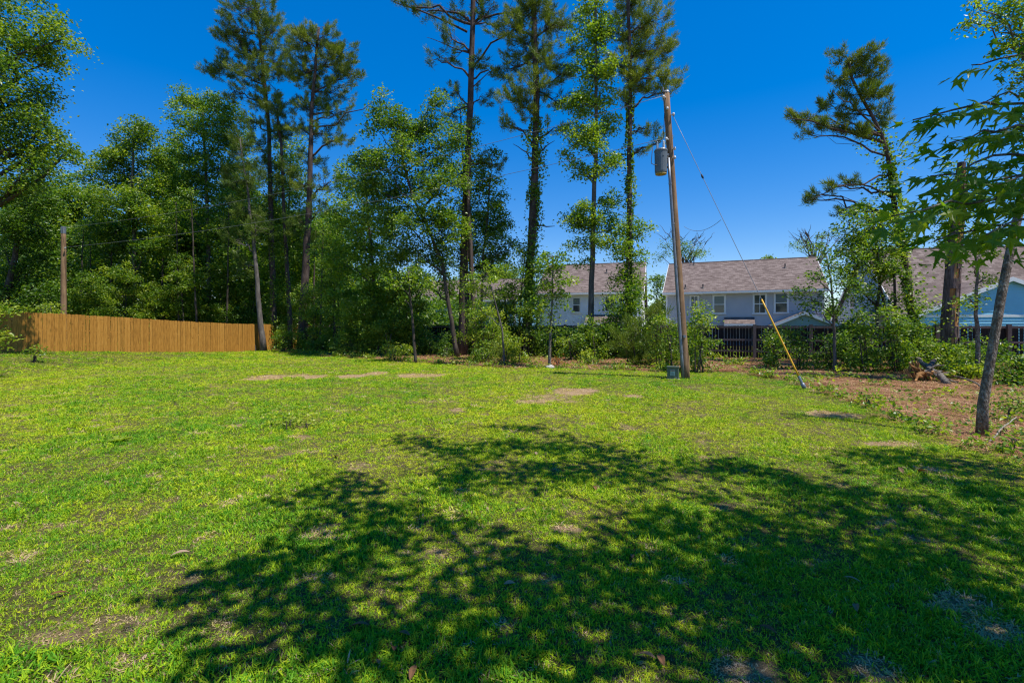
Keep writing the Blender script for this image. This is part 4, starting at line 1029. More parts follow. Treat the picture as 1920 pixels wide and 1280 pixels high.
tree('hardwood_tree', 'dark hardwood with bare crooked limb beside the far utility pole', 29.5, [(20, 655), (10, 560), (30, 470), (40, 400), (35, 340)], (16, 6),
     [(30, 360, 44, 30), (80, 380, 34, 26), (20, 420, 44, 34), (70, 440, 40, 30), (10, 480, 44, 34), (60, 510, 44, 34), (20, 550, 50, 36), (80, 560, 40, 30)], leaf=0.17, tone=(0.05, 0.5), clump=0.48, per=62, twigs=0.3,
     dead_px=[((20, 450), (42, 350), .09), ((42, 350), (5, 325), .06), ((45, 400), (90, 440), .05)])
for (lab, Y, px, top, hw, tn) in [('far hardwood just right of the far utility pole', 42, 150, 335, 44, (.2, .7)), ('far hardwood rising at the left behind the big edge tree', 41, 85, 325, 46, (.2, .7)), ('far yellow green hardwood right of the crooked pale trunk', 44, 318, 280, 40, (.35, .9)),
                                   ('far dark hardwood behind the leaning grey pine', 46, 455, 330, 44, (.05, .5)), ('far hardwood seen between the two tall left pines', 45, 535, 380, 40, (.15, .6)), ('far bright hardwood behind the forked pine', 43, 610, 400, 44, (.3, .8)),
                                   ('far hardwood above the middle of the tan fence', 40, 205, 420, 50, (.1, .6)), ('far hardwood beside the yellow green one above the fence', 40, 350, 400, 46, (.1, .55))]:
    bl = []
    y = top + 22
    while y < 600:
        f = min(1, 0.45 + (y - top) / 120.0)
        for q in (-0.55, 0.05, 0.6): bl.append((px + q * hw * f + rng.uniform(-8, 8), y + rng.uniform(-12, 12), hw * 0.55 * f, 24 + 6 * rng.random(), 1.0))
        y += 36
    tree('hardwood_tree', lab, Y, [(px, 652), (px + rng.uniform(-6, 6), 560), (px + rng.uniform(-8, 8), 450), (px, top + 30)], (9, 4), bl, leaf=0.22, tone=tn, clump=0.62, per=60, twigs=0.12, bark='greybark' if rng.random() < .5 else 'darkbark', group='woodland beyond the tan fence')

tree('hardwood_tree', 'leafy hardwood filling the gap between the tall left pines', 36.5, [(535, 654), (536, 560), (540, 430), (545, 300)], (8, 3),
     [(545, 270, 24, 20, .8), (520, 300, 26, 24, .8), (560, 310, 26, 24, .8), (535, 345, 36, 26, .9), (570, 370, 30, 26, .8), (510, 380, 30, 26, .8), (545, 410, 40, 28), (515, 440, 34, 28), (575, 440, 34, 28), (545, 480, 44, 28), (580, 510, 34, 28), (520, 520, 36, 30), (550, 560, 44, 30)], leafmat='gum', leaf=0.17, tone=(.15, .75), clump=0.46, per=52, twigs=0.3)
tree('sweetgum_tree', 'leafy sweetgum growing up close behind the middle pine', 28.6, [(880, 666), (878, 560), (874, 430), (868, 300), (864, 220)], (7, 3),
     [(862, 200, 18, 18, .7), (850, 235, 24, 20, .8), (885, 240, 20, 20, .7), (865, 275, 30, 22, .8), (895, 300, 24, 22, .8), (855, 320, 26, 24, .8), (885, 350, 32, 26, .9), (915, 340, 20, 18, .7), (860, 390, 28, 26, .8), (900, 400, 32, 26, .9), (880, 445, 36, 26, .9), (930, 430, 28, 22, .8), (895, 495, 40, 26, .9), (945, 480, 24, 20, .7), (860, 480, 26, 24, .7)], leafmat='gum', leaf=0.14, tone=(.2, .8), clump=0.38, per=48, twigs=0.4)
tree('sweetgum_tree', 'vine hung young sweetgum at the thick vine covered pine', 26.0, [(972, 672), (974, 600), (978, 540), (984, 480)], (6, 2.5),
     [(985, 470, 26, 18, .8), (1005, 500, 26, 20, .8), (965, 500, 22, 18, .8), (985, 530, 34, 22, .9), (1010, 550, 22, 20, .7), (965, 560, 26, 22, .8), (990, 590, 30, 22, .8)], leafmat='gum', leaf=0.13, tone=(.25, .8), clump=0.32, per=46, twigs=0.4)

# thin bare trunks standing in the shade of the wood
for (px, Y, py1, lean, lab) in [(150, 34, 430, 6, 'thin dark trunk left of the crooked pale trunk'), (176, 37, 440, -8, 'thin leaning trunk in the shade above the fence'), (206, 36, 430, 4, 'thin straight trunk nearest the crooked pale trunk'), (300, 36, 400, 8, 'thin trunk midway along the tan fence'),
                                 (336, 34, 380, -6, 'thin trunk left of the yellow green hardwood'), (372, 33.5, 360, -14, 'thin leaning trunk under the yellow green hardwood'), (425, 35, 380, 4, 'thin dark trunk above the right shaded fence boards'), (600, 31, 420, 6, 'thin trunk just right of the forked pine')]:
    tree('young_tree', lab, Y, [(px, 655), (px + lean * .4, 560), (px + lean, py1)], (5, 2), [(px + lean, py1, 18, 16, .8), (px + lean - 8, py1 + 40, 20, 18, .6)], leaf=0.16, tone=(.1, .6), clump=0.4, per=40, twigs=0.5, bark='darkbark', group='slim trunks in the woodland')

# ------------------------------------------------------------------ trees beyond the houses
def bare_tree(label, Y, base, tips, blobs, w=7):
    b0 = P(base[0], base[1], Y)
    return tree('bare_tree', label, Y, [(base[0], 640), base, (base[0], base[1] - 30)], (w, 3), blobs, dead_px=[(a, b_, r) for a, b_, r in tips], leaf=0.20, tone=(.2, .7), clump=0.5, per=26, twigs=0.6, bark='greybark')
def fan(cx, cy, spread, hgt, n):
    t = []
    for i in range(n):
        a = rng.uniform(-1, 1); p0 = (cx + a * spread * 0.25, cy - rng.uniform(0, 0.3) * hgt); p1 = (cx + a * spread * 0.7 + rng.uniform(-6, 6), cy - hgt * (0.55 + 0.3 * rng.random())); p2 = (p1[0] + a * 12 + rng.uniform(-10, 10), p1[1] - hgt * rng.uniform(.1, .3))
        t += [((cx, cy), p1, .10), (p1, p2, .05), (p1, (p1[0] + rng.uniform(-16, 16), p1[1] - hgt * .2), .04), (p1, (p1[0] + rng.uniform(-20, 20), p1[1] - hgt * .12), .035)]
    return t
bare_tree('half bare tree above the left end of the grey roof', 62, (1285, 510), fan(1285, 510, 50, 80, 12), [(1262, 462, 26, 18, .7), (1300, 470, 26, 16, .6), (1240, 480, 16, 14, .4), (1318, 470, 14, 10, .4)])
bare_tree('thin branched tree above the right end of the grey roof', 60, (1530, 500), fan(1530, 500, 56, 74, 16), [(1520, 455, 30, 14, .5), (1495, 465, 16, 8, .5), (1550, 440, 20, 14, .4)])
tree('hardwood_tree', 'green tree in the gap between white and grey houses', 58, [(1232, 640), (1232, 560)], (8, 5), [(1232, 530, 16, 14), (1238, 560, 18, 18), (1226, 590, 16, 20), (1244, 590, 14, 18)], leaf=0.24, tone=(.2, .7), clump=0.6, per=50, twigs=0.2)
tree('hardwood_tree', 'rounded tree top beyond the white house roof left end', 62, [(938, 640), (938, 540)], (8, 5), [(938, 508, 22, 16), (920, 525, 20, 14), (958, 525, 20, 16), (940, 540, 30, 16), (900, 545, 20, 18)], leaf=0.24, tone=(.25, .75), clump=0.6, per=60, twigs=0.2)
tree('hardwood_tree', 'small tree top poking over the middle of the grey roof', 66, [(1446, 640), (1446, 510)], (8, 4), [(1446, 484, 12, 6, 1.2), (1436, 492, 12, 6)], leaf=0.24, tone=(.4, .8), clump=0.5, per=50, twigs=0.2)
tree('hardwood_tree', 'dark tree mass behind the teal house', 66, [(720, 650), (720, 560)], (10, 5), [(690, 520, 40, 30), (740, 530, 40, 30), (800, 540, 40, 22), (860, 545, 40, 20), (700, 570, 50, 40), (650, 560, 50, 40), (600, 560, 50, 40)], leaf=0.3, tone=(.1, .6), clump=0.8, per=60, twigs=0.1)

# ------------------------------------------------------------------ right group: snag, saplings, near trunk
SY = 18.0
sb = P(1781, 690, SY); sb[2] = gz(sb[0], sb[1])
snag = thing('dead_trunk', 'thick broken dead trunk with peeling bark before the blue house', 'dead tree', sb)
pts = [sb + (0, 0, -.1), P(1781, 600, SY), P(1786, 520, SY), P(1793, 430, SY), P(1800, 360, SY), P(1803, 305, SY)]
pts = np.array(pts); n = 24; t = np.linspace(0, 5, n); ax = np.stack([np.interp(t, range(6), pts[:, k]) for k in range(3)], -1)
rr = np.interp(t, range(6), np.array([26, 22, 21, 20, 18, 9]) / 2 / F * SY)
mb = MB(); mb.tube(ax, rr, 18, wob=0.10); link('trunk', mb.mesh('trunk', True, sb), M['snagwood'], snag)
mb = MB()
for i in range(n - 1):
    for j in range(16):
        a = j / 16 * 6.283
        exposed = -2.15 < ((a + math.pi) % 6.283 - math.pi) < -0.55
        if (exposed and random.random() < 0.55) or random.random() < 0.06: continue
        c = ax[i]; r_ = rr[i] * random.uniform(1.02, 1.14); da = 0.19; up = ax[i + 1] - ax[i]
        q = []
        for (aa, uu) in ((a - da, -.05), (a + da, 0), (a + da, 1.05), (a - da, 1.0)):
            rr2 = r_ * random.uniform(0.99, 1.05); q.append(c + np.array([math.cos(aa) * rr2, math.sin(aa) * rr2, 0]) + up * uu)
        q = np.array(q); out = np.array([math.cos(a), math.sin(a), 0]) * 0.03
        mb.add(np.vstack([q - out, q + out * 0.3]), f4=[(4, 5, 6, 7), (0, 4, 7, 3), (1, 2, 6, 5), (2, 3, 7, 6), (0, 1, 5, 4)])
link('bark', mb.mesh('bark', False, sb), M['snagbark'], snag)
vm = MB()
for (pa, pb, k, w_) in ((340, 470, 900, .55), (560, 690, 300, .35), (300, 340, 200, .3)):
    z0_, z1_ = P(0, pb, SY)[2], P(0, pa, SY)[2]; z = rng.uniform(z0_, z1_, k)
    q = np.stack([np.interp(z, ax[:, 2], ax[:, j]) for j in range(3)], -1); a = rng.random(k) * 6.283; r_ = .3 + w_ * rng.random(k)
    add_leaves(vm, q + np.stack([np.cos(a) * r_, np.sin(a) * r_, 0 * a], -1), 0.11 * rng.uniform(.7, 1.3, k), .5 + .25 * rng.standard_normal(k))
link('vine', vm.mesh('vine', False, sb), M['shrub'], snag)
# uprooted wood at its foot
def log(name, label, a, b_, r0, r1, mat, cat='log'):
    a, b_ = np.array(a), np.array(b_); mb = MB()
    mb.tube(bend(a, b_, 9, 0.03, 0.008), np.linspace(r0, r1, 9), 9, wob=0.2)
    o = tag(link(name, mb.mesh(name, True, a), M[mat]), label, cat); o.location = a
    return o
def gp(px, py, up=0.0):
    x, y = on_ground(px, py); return np.array([x, y, gz(x, y) + up])
log('fallen_branch', 'bare weathered branch lying on straw below the dead trunk', gp(1698, 692, .35), gp(1776, 723, .05), .05, .09, 'mossbark')
stb = gp(1738, 717)
stump = thing('uprooted_stump', 'split orange brown stump with torn roots beside the vine mound', 'stump', stb)
mb = MB()
for k in range(16):
    a0 = rng.uniform(0, 6.283); r_ = rng.uniform(.02, .26); q0 = stb + (math.cos(a0) * r_ * 1.3, .2 + math.sin(a0) * r_, -.05); hh = rng.uniform(.25, .72) * (1.1 - r_)
    mb.tube(bend(q0, q0 + (rng.uniform(-.28, .05), rng.uniform(-.1, .1), hh), 6, .02, .03), np.linspace(rng.uniform(.06, .11), .012, 6), 7, wob=.35)
link('trunk', mb.mesh('trunk', True, stb), M['snagwood'], stump)
for (dx, dy, dz, r_) in ((-.65, -.35, .10, .07), (.55, -.45, .02, .06), (-.5, .05, .60, .05), (.35, -.2, .55, .05), (.75, .1, .3, .05), (-.2, -.55, .35, .04)):
    mb = MB(); mb.tube(bend(stb + (0, .12, .25), stb + (dx, dy, dz), 7, .08, .05), np.linspace(r_, r_ * .3, 7), 7, wob=.3); link('root', mb.mesh('root', False, stb), M['snagwood' if dx < 0 else 'mossbark'], stump)
log('fallen_branch', 'short forked log leaning on the split stump', gp(1752, 706, .5), gp(1733, 714, .05), .06, .08, 'snagbark')
log('fallen_branch', 'thin pale stick leaning out of the straw by the near trunk', gp(1852, 832, .02), P(1906, 782, 7.1), .013, .007, 'stickwood', 'stick')
log('fallen_branch', 'thin dead branch lying right of the vine mound', gp(1790, 716, .15), gp(1850, 735, .04), .03, .02, 'mossbark')

tree('young_tree', 'curved thin young tree right of the dead trunk', 15.0, [(1832, 728), (1834, 640), (1829, 560), (1834, 500), (1824, 450)], (10, 4), [(1826, 440, 24, 16, .8), (1850, 470, 22, 16, .7), (1805, 480, 18, 14, .6), (1845, 520, 20, 14, .5), (1815, 560, 20, 14, .5)], leafmat='gum', leaf=0.11, tone=(.3, .85), clump=0.28, per=34, twigs=0.7, bark='mossbark')
tree('young_tree', 'slim privet like sapling before the grey house right corner', 17.8, [(1566, 690), (1564, 610), (1560, 540), (1550, 480)], (8, 3), [(1535, 470, 30, 14, .6), (1560, 500, 34, 18, .8), (1530, 520, 30, 16, .7), (1580, 530, 26, 18, .8), (1545, 555, 36, 18, .8), (1520, 575, 30, 14, .7), (1575, 580, 26, 18, .8), (1500, 545, 18, 12, .5), (1590, 470, 22, 20, .7)], leaf=0.11, tone=(.1, .55), clump=0.30, per=40, twigs=0.8, bark='greybark')
tree('young_tree', 'bushy sapling thicket left of the crooked pine', 19.6, [(1640, 695), (1644, 600), (1650, 520), (1640, 440), (1636, 400)], (9, 4), [(1620, 400, 30, 20, .8), (1650, 420, 34, 22), (1600, 430, 26, 20, .8), (1630, 460, 44, 24), (1590, 470, 28, 22, .8), (1670, 470, 28, 24, .8), (1620, 500, 44, 24), (1660, 520, 30, 24, .8), (1600, 530, 30, 22, .7), (1640, 560, 34, 22, .6), (1690, 560, 24, 24, .6)],
     leafmat='hard', leaf=0.12, tone=(.2, .8), clump=0.34, per=56, dens=1.35, twigs=0.6, extra_px=[([(1670, 690), (1664, 600), (1640, 480)], 7, 4, .4), ([(1690, 690), (1680, 600), (1676, 500)], 6, 4, -.4)])
tree('young_tree', 'young sweetgum sapling with pale base in front of the white house', 19.6, [(1030, 690), (1032, 620), (1036, 560), (1036, 480)], (7, 3), [(1036, 478, 18, 14), (1020, 500, 22, 14, .9), (1055, 500, 22, 14, .9), (1065, 520, 18, 14, .8), (1035, 525, 28, 16), (1020, 555, 24, 16, .8), (1045, 560, 20, 12, .5), (1010, 575, 18, 14, .8), (1030, 600, 20, 12, .4)], leafmat='gum', leaf=0.13, tone=(.35, .85), clump=0.28, per=40, twigs=0.7, bark='mossbark')
tree('young_tree', 'thin dark sapling standing before the teal house porch', 22.0, [(779, 678), (774, 600), (768, 540), (766, 510)], (7, 3), [(765, 510, 30, 18, .8), (750, 535, 26, 16, .7), (785, 530, 24, 16, .7), (760, 560, 24, 14, .4)], leafmat='gum', leaf=0.13, tone=(.25, .75), clump=0.32, per=40, twigs=0.7, bark='darkbark')
tree('young_tree', 'slender leaning sapling right of the middle pine base', 20.5, [(946, 686), (942, 620), (930, 570), (918, 530)], (5, 2.5), [(905, 510, 26, 14, .9), (885, 530, 22, 16, .9), (930, 520, 20, 12, .8), (905, 550, 26, 16, .8), (890, 575, 24, 16, .7)], leafmat='gum', leaf=0.12, tone=(.55, .95), clump=0.28, per=42, twigs=0.7, bark='greybark')

# ------------------------------------------------------------------ shrubs and understory
def shrub(label, Y, px, top, bot, hw, tone=(.25, .75), style='hard', leafmat='shrub', leaf=0.115, dens=1.0, per=46, name='shrub'):
    bl = []
    hgt = bot - top
    rows = max(1, int(round(hgt / 34)))
    for r_ in range(rows):
        y = top + hgt * (r_ + 0.5) / rows
        f = 0.6 + 0.4 * math.sin(math.pi * min(1, (r_ + 0.9) / rows) * 0.75)
        k = max(1, int(round(2 * hw * f / 44)))
        for q in range(k): bl.append((px + (((q + 0.5) / k) * 2 - 1) * hw * f * 0.85 + rng.uniform(-6, 6), y + rng.uniform(-8, 8) * min(1, hgt / 40), min(27, hw * .9), min(23, hgt * .55), dens * 1.3))
    stems = [([(px + rng.uniform(-.4, .4) * hw, 690), (px + rng.uniform(-.5, .5) * hw, top + hgt * .35)], 2.6, 1.4, rng.uniform(-.5, .5)) for _ in range(3)]
    kw = dict(leaf=leaf, tone=tone, clump=0.30, per=per, twigs=0.5, bark='darkbark', cat='shrub', group='understory shrubs')
    if style == 'pine': kw.update(leaf=0.17, clump=0.24, per=44, bark='pinebark'); leafmat = 'youngpine'
    return tree(name, label, Y, [(px, 690), (px + rng.uniform(-4, 4), (top + bot) / 2), (px + rng.uniform(-6, 6), top + 0.4 * hgt)], (3.5, 1.6), bl, style=style, leafmat=leafmat, extra_px=stems, **kw)

for a in [('low green shrub hiding the foot of the tall left pines', 31, 540, 618, 656, 34, (.3, .8)), ('dark low shrub between forked pine and bright sweetgum', 30.5, 600, 628, 660, 34, (.1, .5)),
          ('small shrub at the right end of the tan boards', 32, 470, 640, 660, 24, (.2, .7)), ('tall leafy shrub under the bright sweetgum', 27.5, 672, 560, 666, 40, (.3, .8)),
          ('wide shrub left of the dark sapling by the teal house', 26.5, 722, 600, 672, 40, (.25, .75)), ('low bright weed clump at the lawn edge left of the dark sapling', 23.5, 738, 642, 676, 26, (.5, .95)),
          ('dark shrub between dark sapling and middle pine', 27.5, 818, 622, 668, 44, (.05, .45)), ('low dark undergrowth shrub left of the middle pine foot', 25.5, 840, 640, 674, 26, (.15, .6)),
          ('leafy shrub right of the middle pine foot', 23.5, 912, 575, 680, 34, (.4, .9)), ('bright yellow green shrub beside the slender leaning sapling', 21.5, 962, 630, 688, 30, (.55, 1.0)),
          ('dark ivy shrub around the vine covered pine foot', 25.8, 992, 570, 672, 34, (.1, .5)), ('shrub right of the pale based sapling', 23.2, 1078, 612, 686, 30, (.2, .65)),
          ('small light shrub at the foot of the slim sweetgum', 20.4, 1106, 662, 692, 24, (.5, .95)), ('low shrub between middle pine and leaning sapling', 21.8, 905, 650, 684, 28, (.35, .8)),
          ('dark shrub behind the young feathery pines', 24.2, 1140, 590, 684, 30, (.1, .5)), ('leafy shrub directly left of the utility pole', 18.6, 1252, 590, 696, 30, (.35, .8)),
          ('tall shrub directly right of the utility pole', 17.4, 1312, 580, 690, 26, (.35, .85)), ('low weeds shrub at the dark fence foot', 20.5, 1375, 672, 690, 32, (.45, .9)),
          ('dark shrub under the porch gable left of the yellow guard', 19.5, 1452, 616, 694, 24, (.2, .6)), ('dark thicket right of the yellow guard', 18.5, 1500, 622, 696, 30, (.05, .4)),
          ('dark thicket below the slim privet like sapling', 18.3, 1560, 618, 700, 34, (.05, .4)), ('bright low shrub at the straw edge right of the guard', 15.6, 1560, 692, 716, 50, (.5, .95)),
          ('leafy shrub left of the crooked pine foot', 17.5, 1622, 590, 704, 32, (.2, .7)), ('broad shrub wrapping the crooked pine foot', 17.2, 1682, 585, 704, 32, (.25, .75)),
          ('vine mound below the dead trunk', 17.0, 1780, 640, 706, 46, (.35, .85)), ('bright vine mound slope right of the split stump', 15.2, 1812, 668, 722, 32, (.5, .95)),
          ('dark shrub right of the dead trunk under the blue gable', 16.5, 1862, 640, 716, 34, (.1, .5)), ('shrub at the right edge before the dark fence', 13.5, 1915, 670, 735, 40, (.15, .6)),
          ('leafy weed clump right of the near leaning trunk', 8.6, 1893, 745, 800, 34, (.25, .75)), ('small weed sprouting from straw left of the near trunk', 10.2, 1626, 738, 756, 16, (.4, .8)),
          ('low weeds along the straw edge near the leaning trunk', 9.6, 1775, 758, 782, 36, (.5, .9)), ('low leafy weeds at the foot of the near trunk', 8.2, 1850, 778, 806, 30, (.4, .9)), ('dark leafy weed beside the pale leaning stick', 7.6, 1885, 790, 822, 22, (.2, .7)), ('yellow green weed clump at the right frame edge', 9.4, 1912, 735, 770, 22, (.4, .9)), ('low weed at the straw edge right of the near trunk', 6.9, 1905, 815, 838, 22, (.3, .8))]:
    near = a[1] < 11
    shrub(*a, leaf=0.07 if near else 0.115, dens=0.55 if near else 1.0)
shrub('feathery young pine left of the utility box', 20.5, 1186, 606, 692, 34, (.3, .8), style='pine', name='young_pine')
shrub('feathery young pine behind the utility pole foot', 20.0, 1232, 566, 690, 24, (.4, .9), style='pine', name='young_pine')
shrub('small bright young pine at the lawn edge right of the middle pine', 20.5, 945, 640, 690, 26, (.5, 1.0), style='pine', name='young_pine')
shrub('rusty orange low shrub beside the pale based sapling', 19.9, 1043, 672, 684, 10, (.2, .8), leafmat='orange', per=30, dens=.6)
shrub('bright leafy bush at the left edge before the tan fence', 15.5, -24, 548, 640, 30, (.5, 1.0))
shrub('green vine sprig climbing over the tan fence by the far pole', 24.2, 85, 562, 592, 26, (.5, .95))
shrub('small green weed at the shaded fence foot', 19.5, 66, 655, 665, 9, (.4, .8))

for (lab, Y, px, top, bot, hw, tn) in [('leafy sapling behind the fence below the crooked pale trunk', 33.5, 235, 500, 650, 40, (.2, .8)), ('leafy sapling behind the fence below the yellow green hardwood', 34.0, 345, 480, 650, 36, (.2, .8)), ('leafy sapling behind the fence right of the far pole', 31.0, 165, 520, 650, 36, (.15, .7)), ('leafy sapling behind the shaded right fence boards', 36.0, 420, 500, 650, 36, (.2, .7)), ('leafy sapling behind the fence midway along its boards', 34.0, 292, 530, 650, 34, (.25, .85)),
                                   ('ivy clad sapling between the forked pine and bright sweetgum', 30, 625, 440, 655, 26, (.3, .8)), ('dense leafy sapling under the leaning oak', 27.5, 760, 470, 655, 40, (.2, .65)), ('leafy thicket on the wood edge left of the forked pine', 34.5, 525, 560, 655, 34, (.2, .7)),
                                   ('tall leafy sapling behind the leaning grey pine', 36, 470, 520, 655, 34, (.15, .6)), ('bright leafy thicket right of the forked pine', 31.5, 590, 540, 655, 30, (.35, .85)), ('leafy thicket behind the pale based sapling', 25.5, 1052, 618, 680, 26, (.15, .6)), ('leafy thicket left of the vine covered pine', 27.0, 948, 540, 670, 30, (.2, .7)),
                                   ('dense shrub behind the tall shrub right of the pole', 20.5, 1290, 610, 690, 26, (.2, .6)), ('thicket behind the crooked pine foot', 19.4, 1716, 600, 700, 36, (.1, .55)), ('thicket at the dark fence between sapling and crooked pine', 19.8, 1600, 610, 698, 36, (.1, .5)), ('dark thicket filling the fence foot left of the middle pine', 28.6, 770, 626, 664, 50, (.05, .45)),
                                   ('green thicket at the fence foot right of the oak', 28.5, 880, 615, 668, 40, (.15, .6)), ('thicket left of the feathery young pines', 23.4, 1112, 600, 684, 26, (.15, .6)), ('thicket at the dark fence right of the dead trunk', 17.8, 1830, 640, 704, 30, (.1, .5))]:
    shrub(lab, Y, px, top, bot, hw, tn, leaf=0.13, name='thicket')

def far_wood():
    mb = MB()
    for _ in range(2400):
        px = rng.uniform(-350, 2250); left = px < 700
        Y = rng.uniform(52, 66) if left else rng.uniform(72, 88)
        x = (px - CX) / F * Y
        tp = (370 + 60 * vnoise(np.array(px / 60.), np.array(3.), 4)) if left else (572 + 26 * vnoise(np.array(px / 45.), np.array(8.), 4))
        z = -0.5 + (CAMZ + (HY - float(tp)) / F * Y + 0.5) * rng.random() ** 0.9
        m_ = 26; e = rng.standard_normal((m_, 3)) * np.array([1.1, .9, .7])
        add_leaves(mb, np.array([x, Y, z]) + e, 0.70 * rng.uniform(.6, 1.2, m_), rng.uniform(.0, .6) + .15 * rng.standard_normal(m_))
    tag(link('far_woodland', mb.mesh('far_woodland'), M['hard']), 'distant mass of woodland closing the view behind trees and houses', kind='stuff')
far_wood()

# a mass of undergrowth filling the wood floor beyond the tan fence and behind the dark fence row
def undergrowth():
    mb = MB()
    for _ in range(1200):
        px = rng.uniform(-120, 900); Y = rng.uniform(36, 52) if px < 640 else rng.uniform(33, 47)
        x = (px - CX) / F * Y
        top = CAMZ + (HY - (430 if px < 640 else 560)) / F * Y
        z = rng.uniform(0, 1) ** 0.8 * top
        m_ = 40; e = rng.standard_normal((m_, 3)) * np.array([.7, .5, .45])
        add_leaves(mb, np.array([x, Y, z]) + e, 0.32 * rng.uniform(.7, 1.3, m_), rng.uniform(.05, .6) + .15 * rng.standard_normal(m_))
    for _ in range(900):
        px = rng.uniform(560, 1260); x, y = 0, 0
        Yb = 28.7 / (1 + 0.39 * (px - CX) / F) - rng.uniform(0.3, 2.2); x = (px - CX) / F * Yb
        m_ = 30; e = rng.standard_normal((m_, 3)) * np.array([.3, .25, .22])
        add_leaves(mb, np.array([x, Yb, abs(rng.normal(0, .55))]) + e, 0.11 * rng.uniform(.7, 1.3, m_), rng.uniform(.1, .7) + .15 * rng.standard_normal(m_))
    tag(link('undergrowth', mb.mesh('undergrowth'), M['hard']), 'dense green undergrowth filling the shaded wood floor', kind='stuff')
undergrowth()
def border_weeds():
    mb = MB(); n = 0
    while n < 520:
        x, y = rng.uniform(-18, 16), rng.uniform(6, 31)
        b_ = float(bed_amount(x, y))
        if not (0.15 < b_ < 0.98) and rng.random() > 0.06 * (b_ > .5): continue
        if x > 1.1 * y: continue
        n += 1; m_ = int(rng.integers(10, 34)); s_ = rng.uniform(.05, .16); e = rng.standard_normal((m_, 3)) * np.array([s_, s_, s_ * .7])
        q = np.array([x, y, gz(x, y) + s_ * .8]) + e
        add_leaves(mb, q, 0.06 * (1 + y / 30) * rng.uniform(.7, 1.4, m_), rng.uniform(.3, .95) + .12 * rng.standard_normal(m_))
    tag(link('border_weeds', mb.mesh('border_weeds'), M['shrub']), 'low leafy weeds straggling along the lawn border', kind='stuff')
border_weeds()

# ------------------------------------------------------------------ the overhanging sweetgum at the right (its crown shades the lawn)
def star_leaf(size, curl):
    """five pointed leaf, stalk at the origin, tip towards +x, bent along the midrib"""
    pts = [(-0.02, 0.0)]
    lobes = [(-100, .50), (-52, .80), (0, 1.0), (52, .80), (100, .50)]
    out = []
    for k, (a, r_) in enumerate(lobes):
        a0 = R(a)
        for da, rr in ((-10, .56), (0, 1.0), (10, .56)):
            b_ = R(a + da); out.append((0.30 + r_ * rr * 0.70 * math.cos(b_), r_ * rr * 0.70 * math.sin(b_)))
        if k < 4:
            b_ = R((a + lobes[k + 1][0]) / 2); out.append((0.30 + 0.24 * math.cos(b_), 0.24 * math.sin(b_)))
    v = [(0.30, 0, 0)] + [(0.16, -.02, 0)] + [(x, y, 0) for x, y in out] + [(0.16, .02, 0)]
    v = np.array(v); v[:, 2] = -curl * (v[:, 0] - .3) ** 2 + 0.22 * abs(v[:, 1]) - curl * 0.35 * v[:, 1] ** 2
    n = len(v); f3 = [(0, i, i + 1) for i in range(1, n - 1)] + [(0, n - 1, 1)]
    st = np.array([(-.35, .012, .06), (-.35, -.012, .06), (.17, -.012, 0), (.17, .012, 0)])
    mb = MB(); mb.add(v * size, f3=f3); mb.add(st * size, f4=[(0, 1, 2, 3)])
    return mb
LEAF_T = [0.15, 0.3, 0.45, 0.6, 0.8]
leaf_me = []
for tv in LEAF_T:
    for cu in (0.25, 0.7):
        mb = star_leaf(0.120, cu); mb.t = [np.full(len(x), tv) for x in mb.t]
        me = mb.mesh('leaf'); me.materials.append(M['near']); leaf_me.append(me)

GT0 = np.array([5.3, 0.6, 0.0]); GT0[2] = gz(GT0[0], GT0[1])
gum = thing('sweetgum_tree', 'overhanging sweetgum with large star shaped leaves at the right edge', 'tree', GT0)
wood = MB(); trk = np.array([GT0 + (0, 0, -.1), GT0 + (-.05, .1, 2), GT0 + (-.2, .2, 4), GT0 + (-.4, .3, 6.5), GT0 + (-.5, .4, 9.5)])
tq = np.stack([np.interp(np.linspace(0, 4, 14), range(5), trk[:, k]) for k in range(3)], -1)
wood.tube(tq, np.linspace(.19, .05, 14), 12, wob=.08)
def in_frame(q, mx=25):
    q = np.atleast_2d(q); y = np.maximum(q[:, 1], 1e-3)
    px, py = CX + F * q[:, 0] / y, HY - F * (q[:, 2] - CAMZ) / y
    return (q[:, 1] > 0.2) & (px > -mx) & (px < 1920 + mx) & (py > -mx) & (py < 1280 + mx)
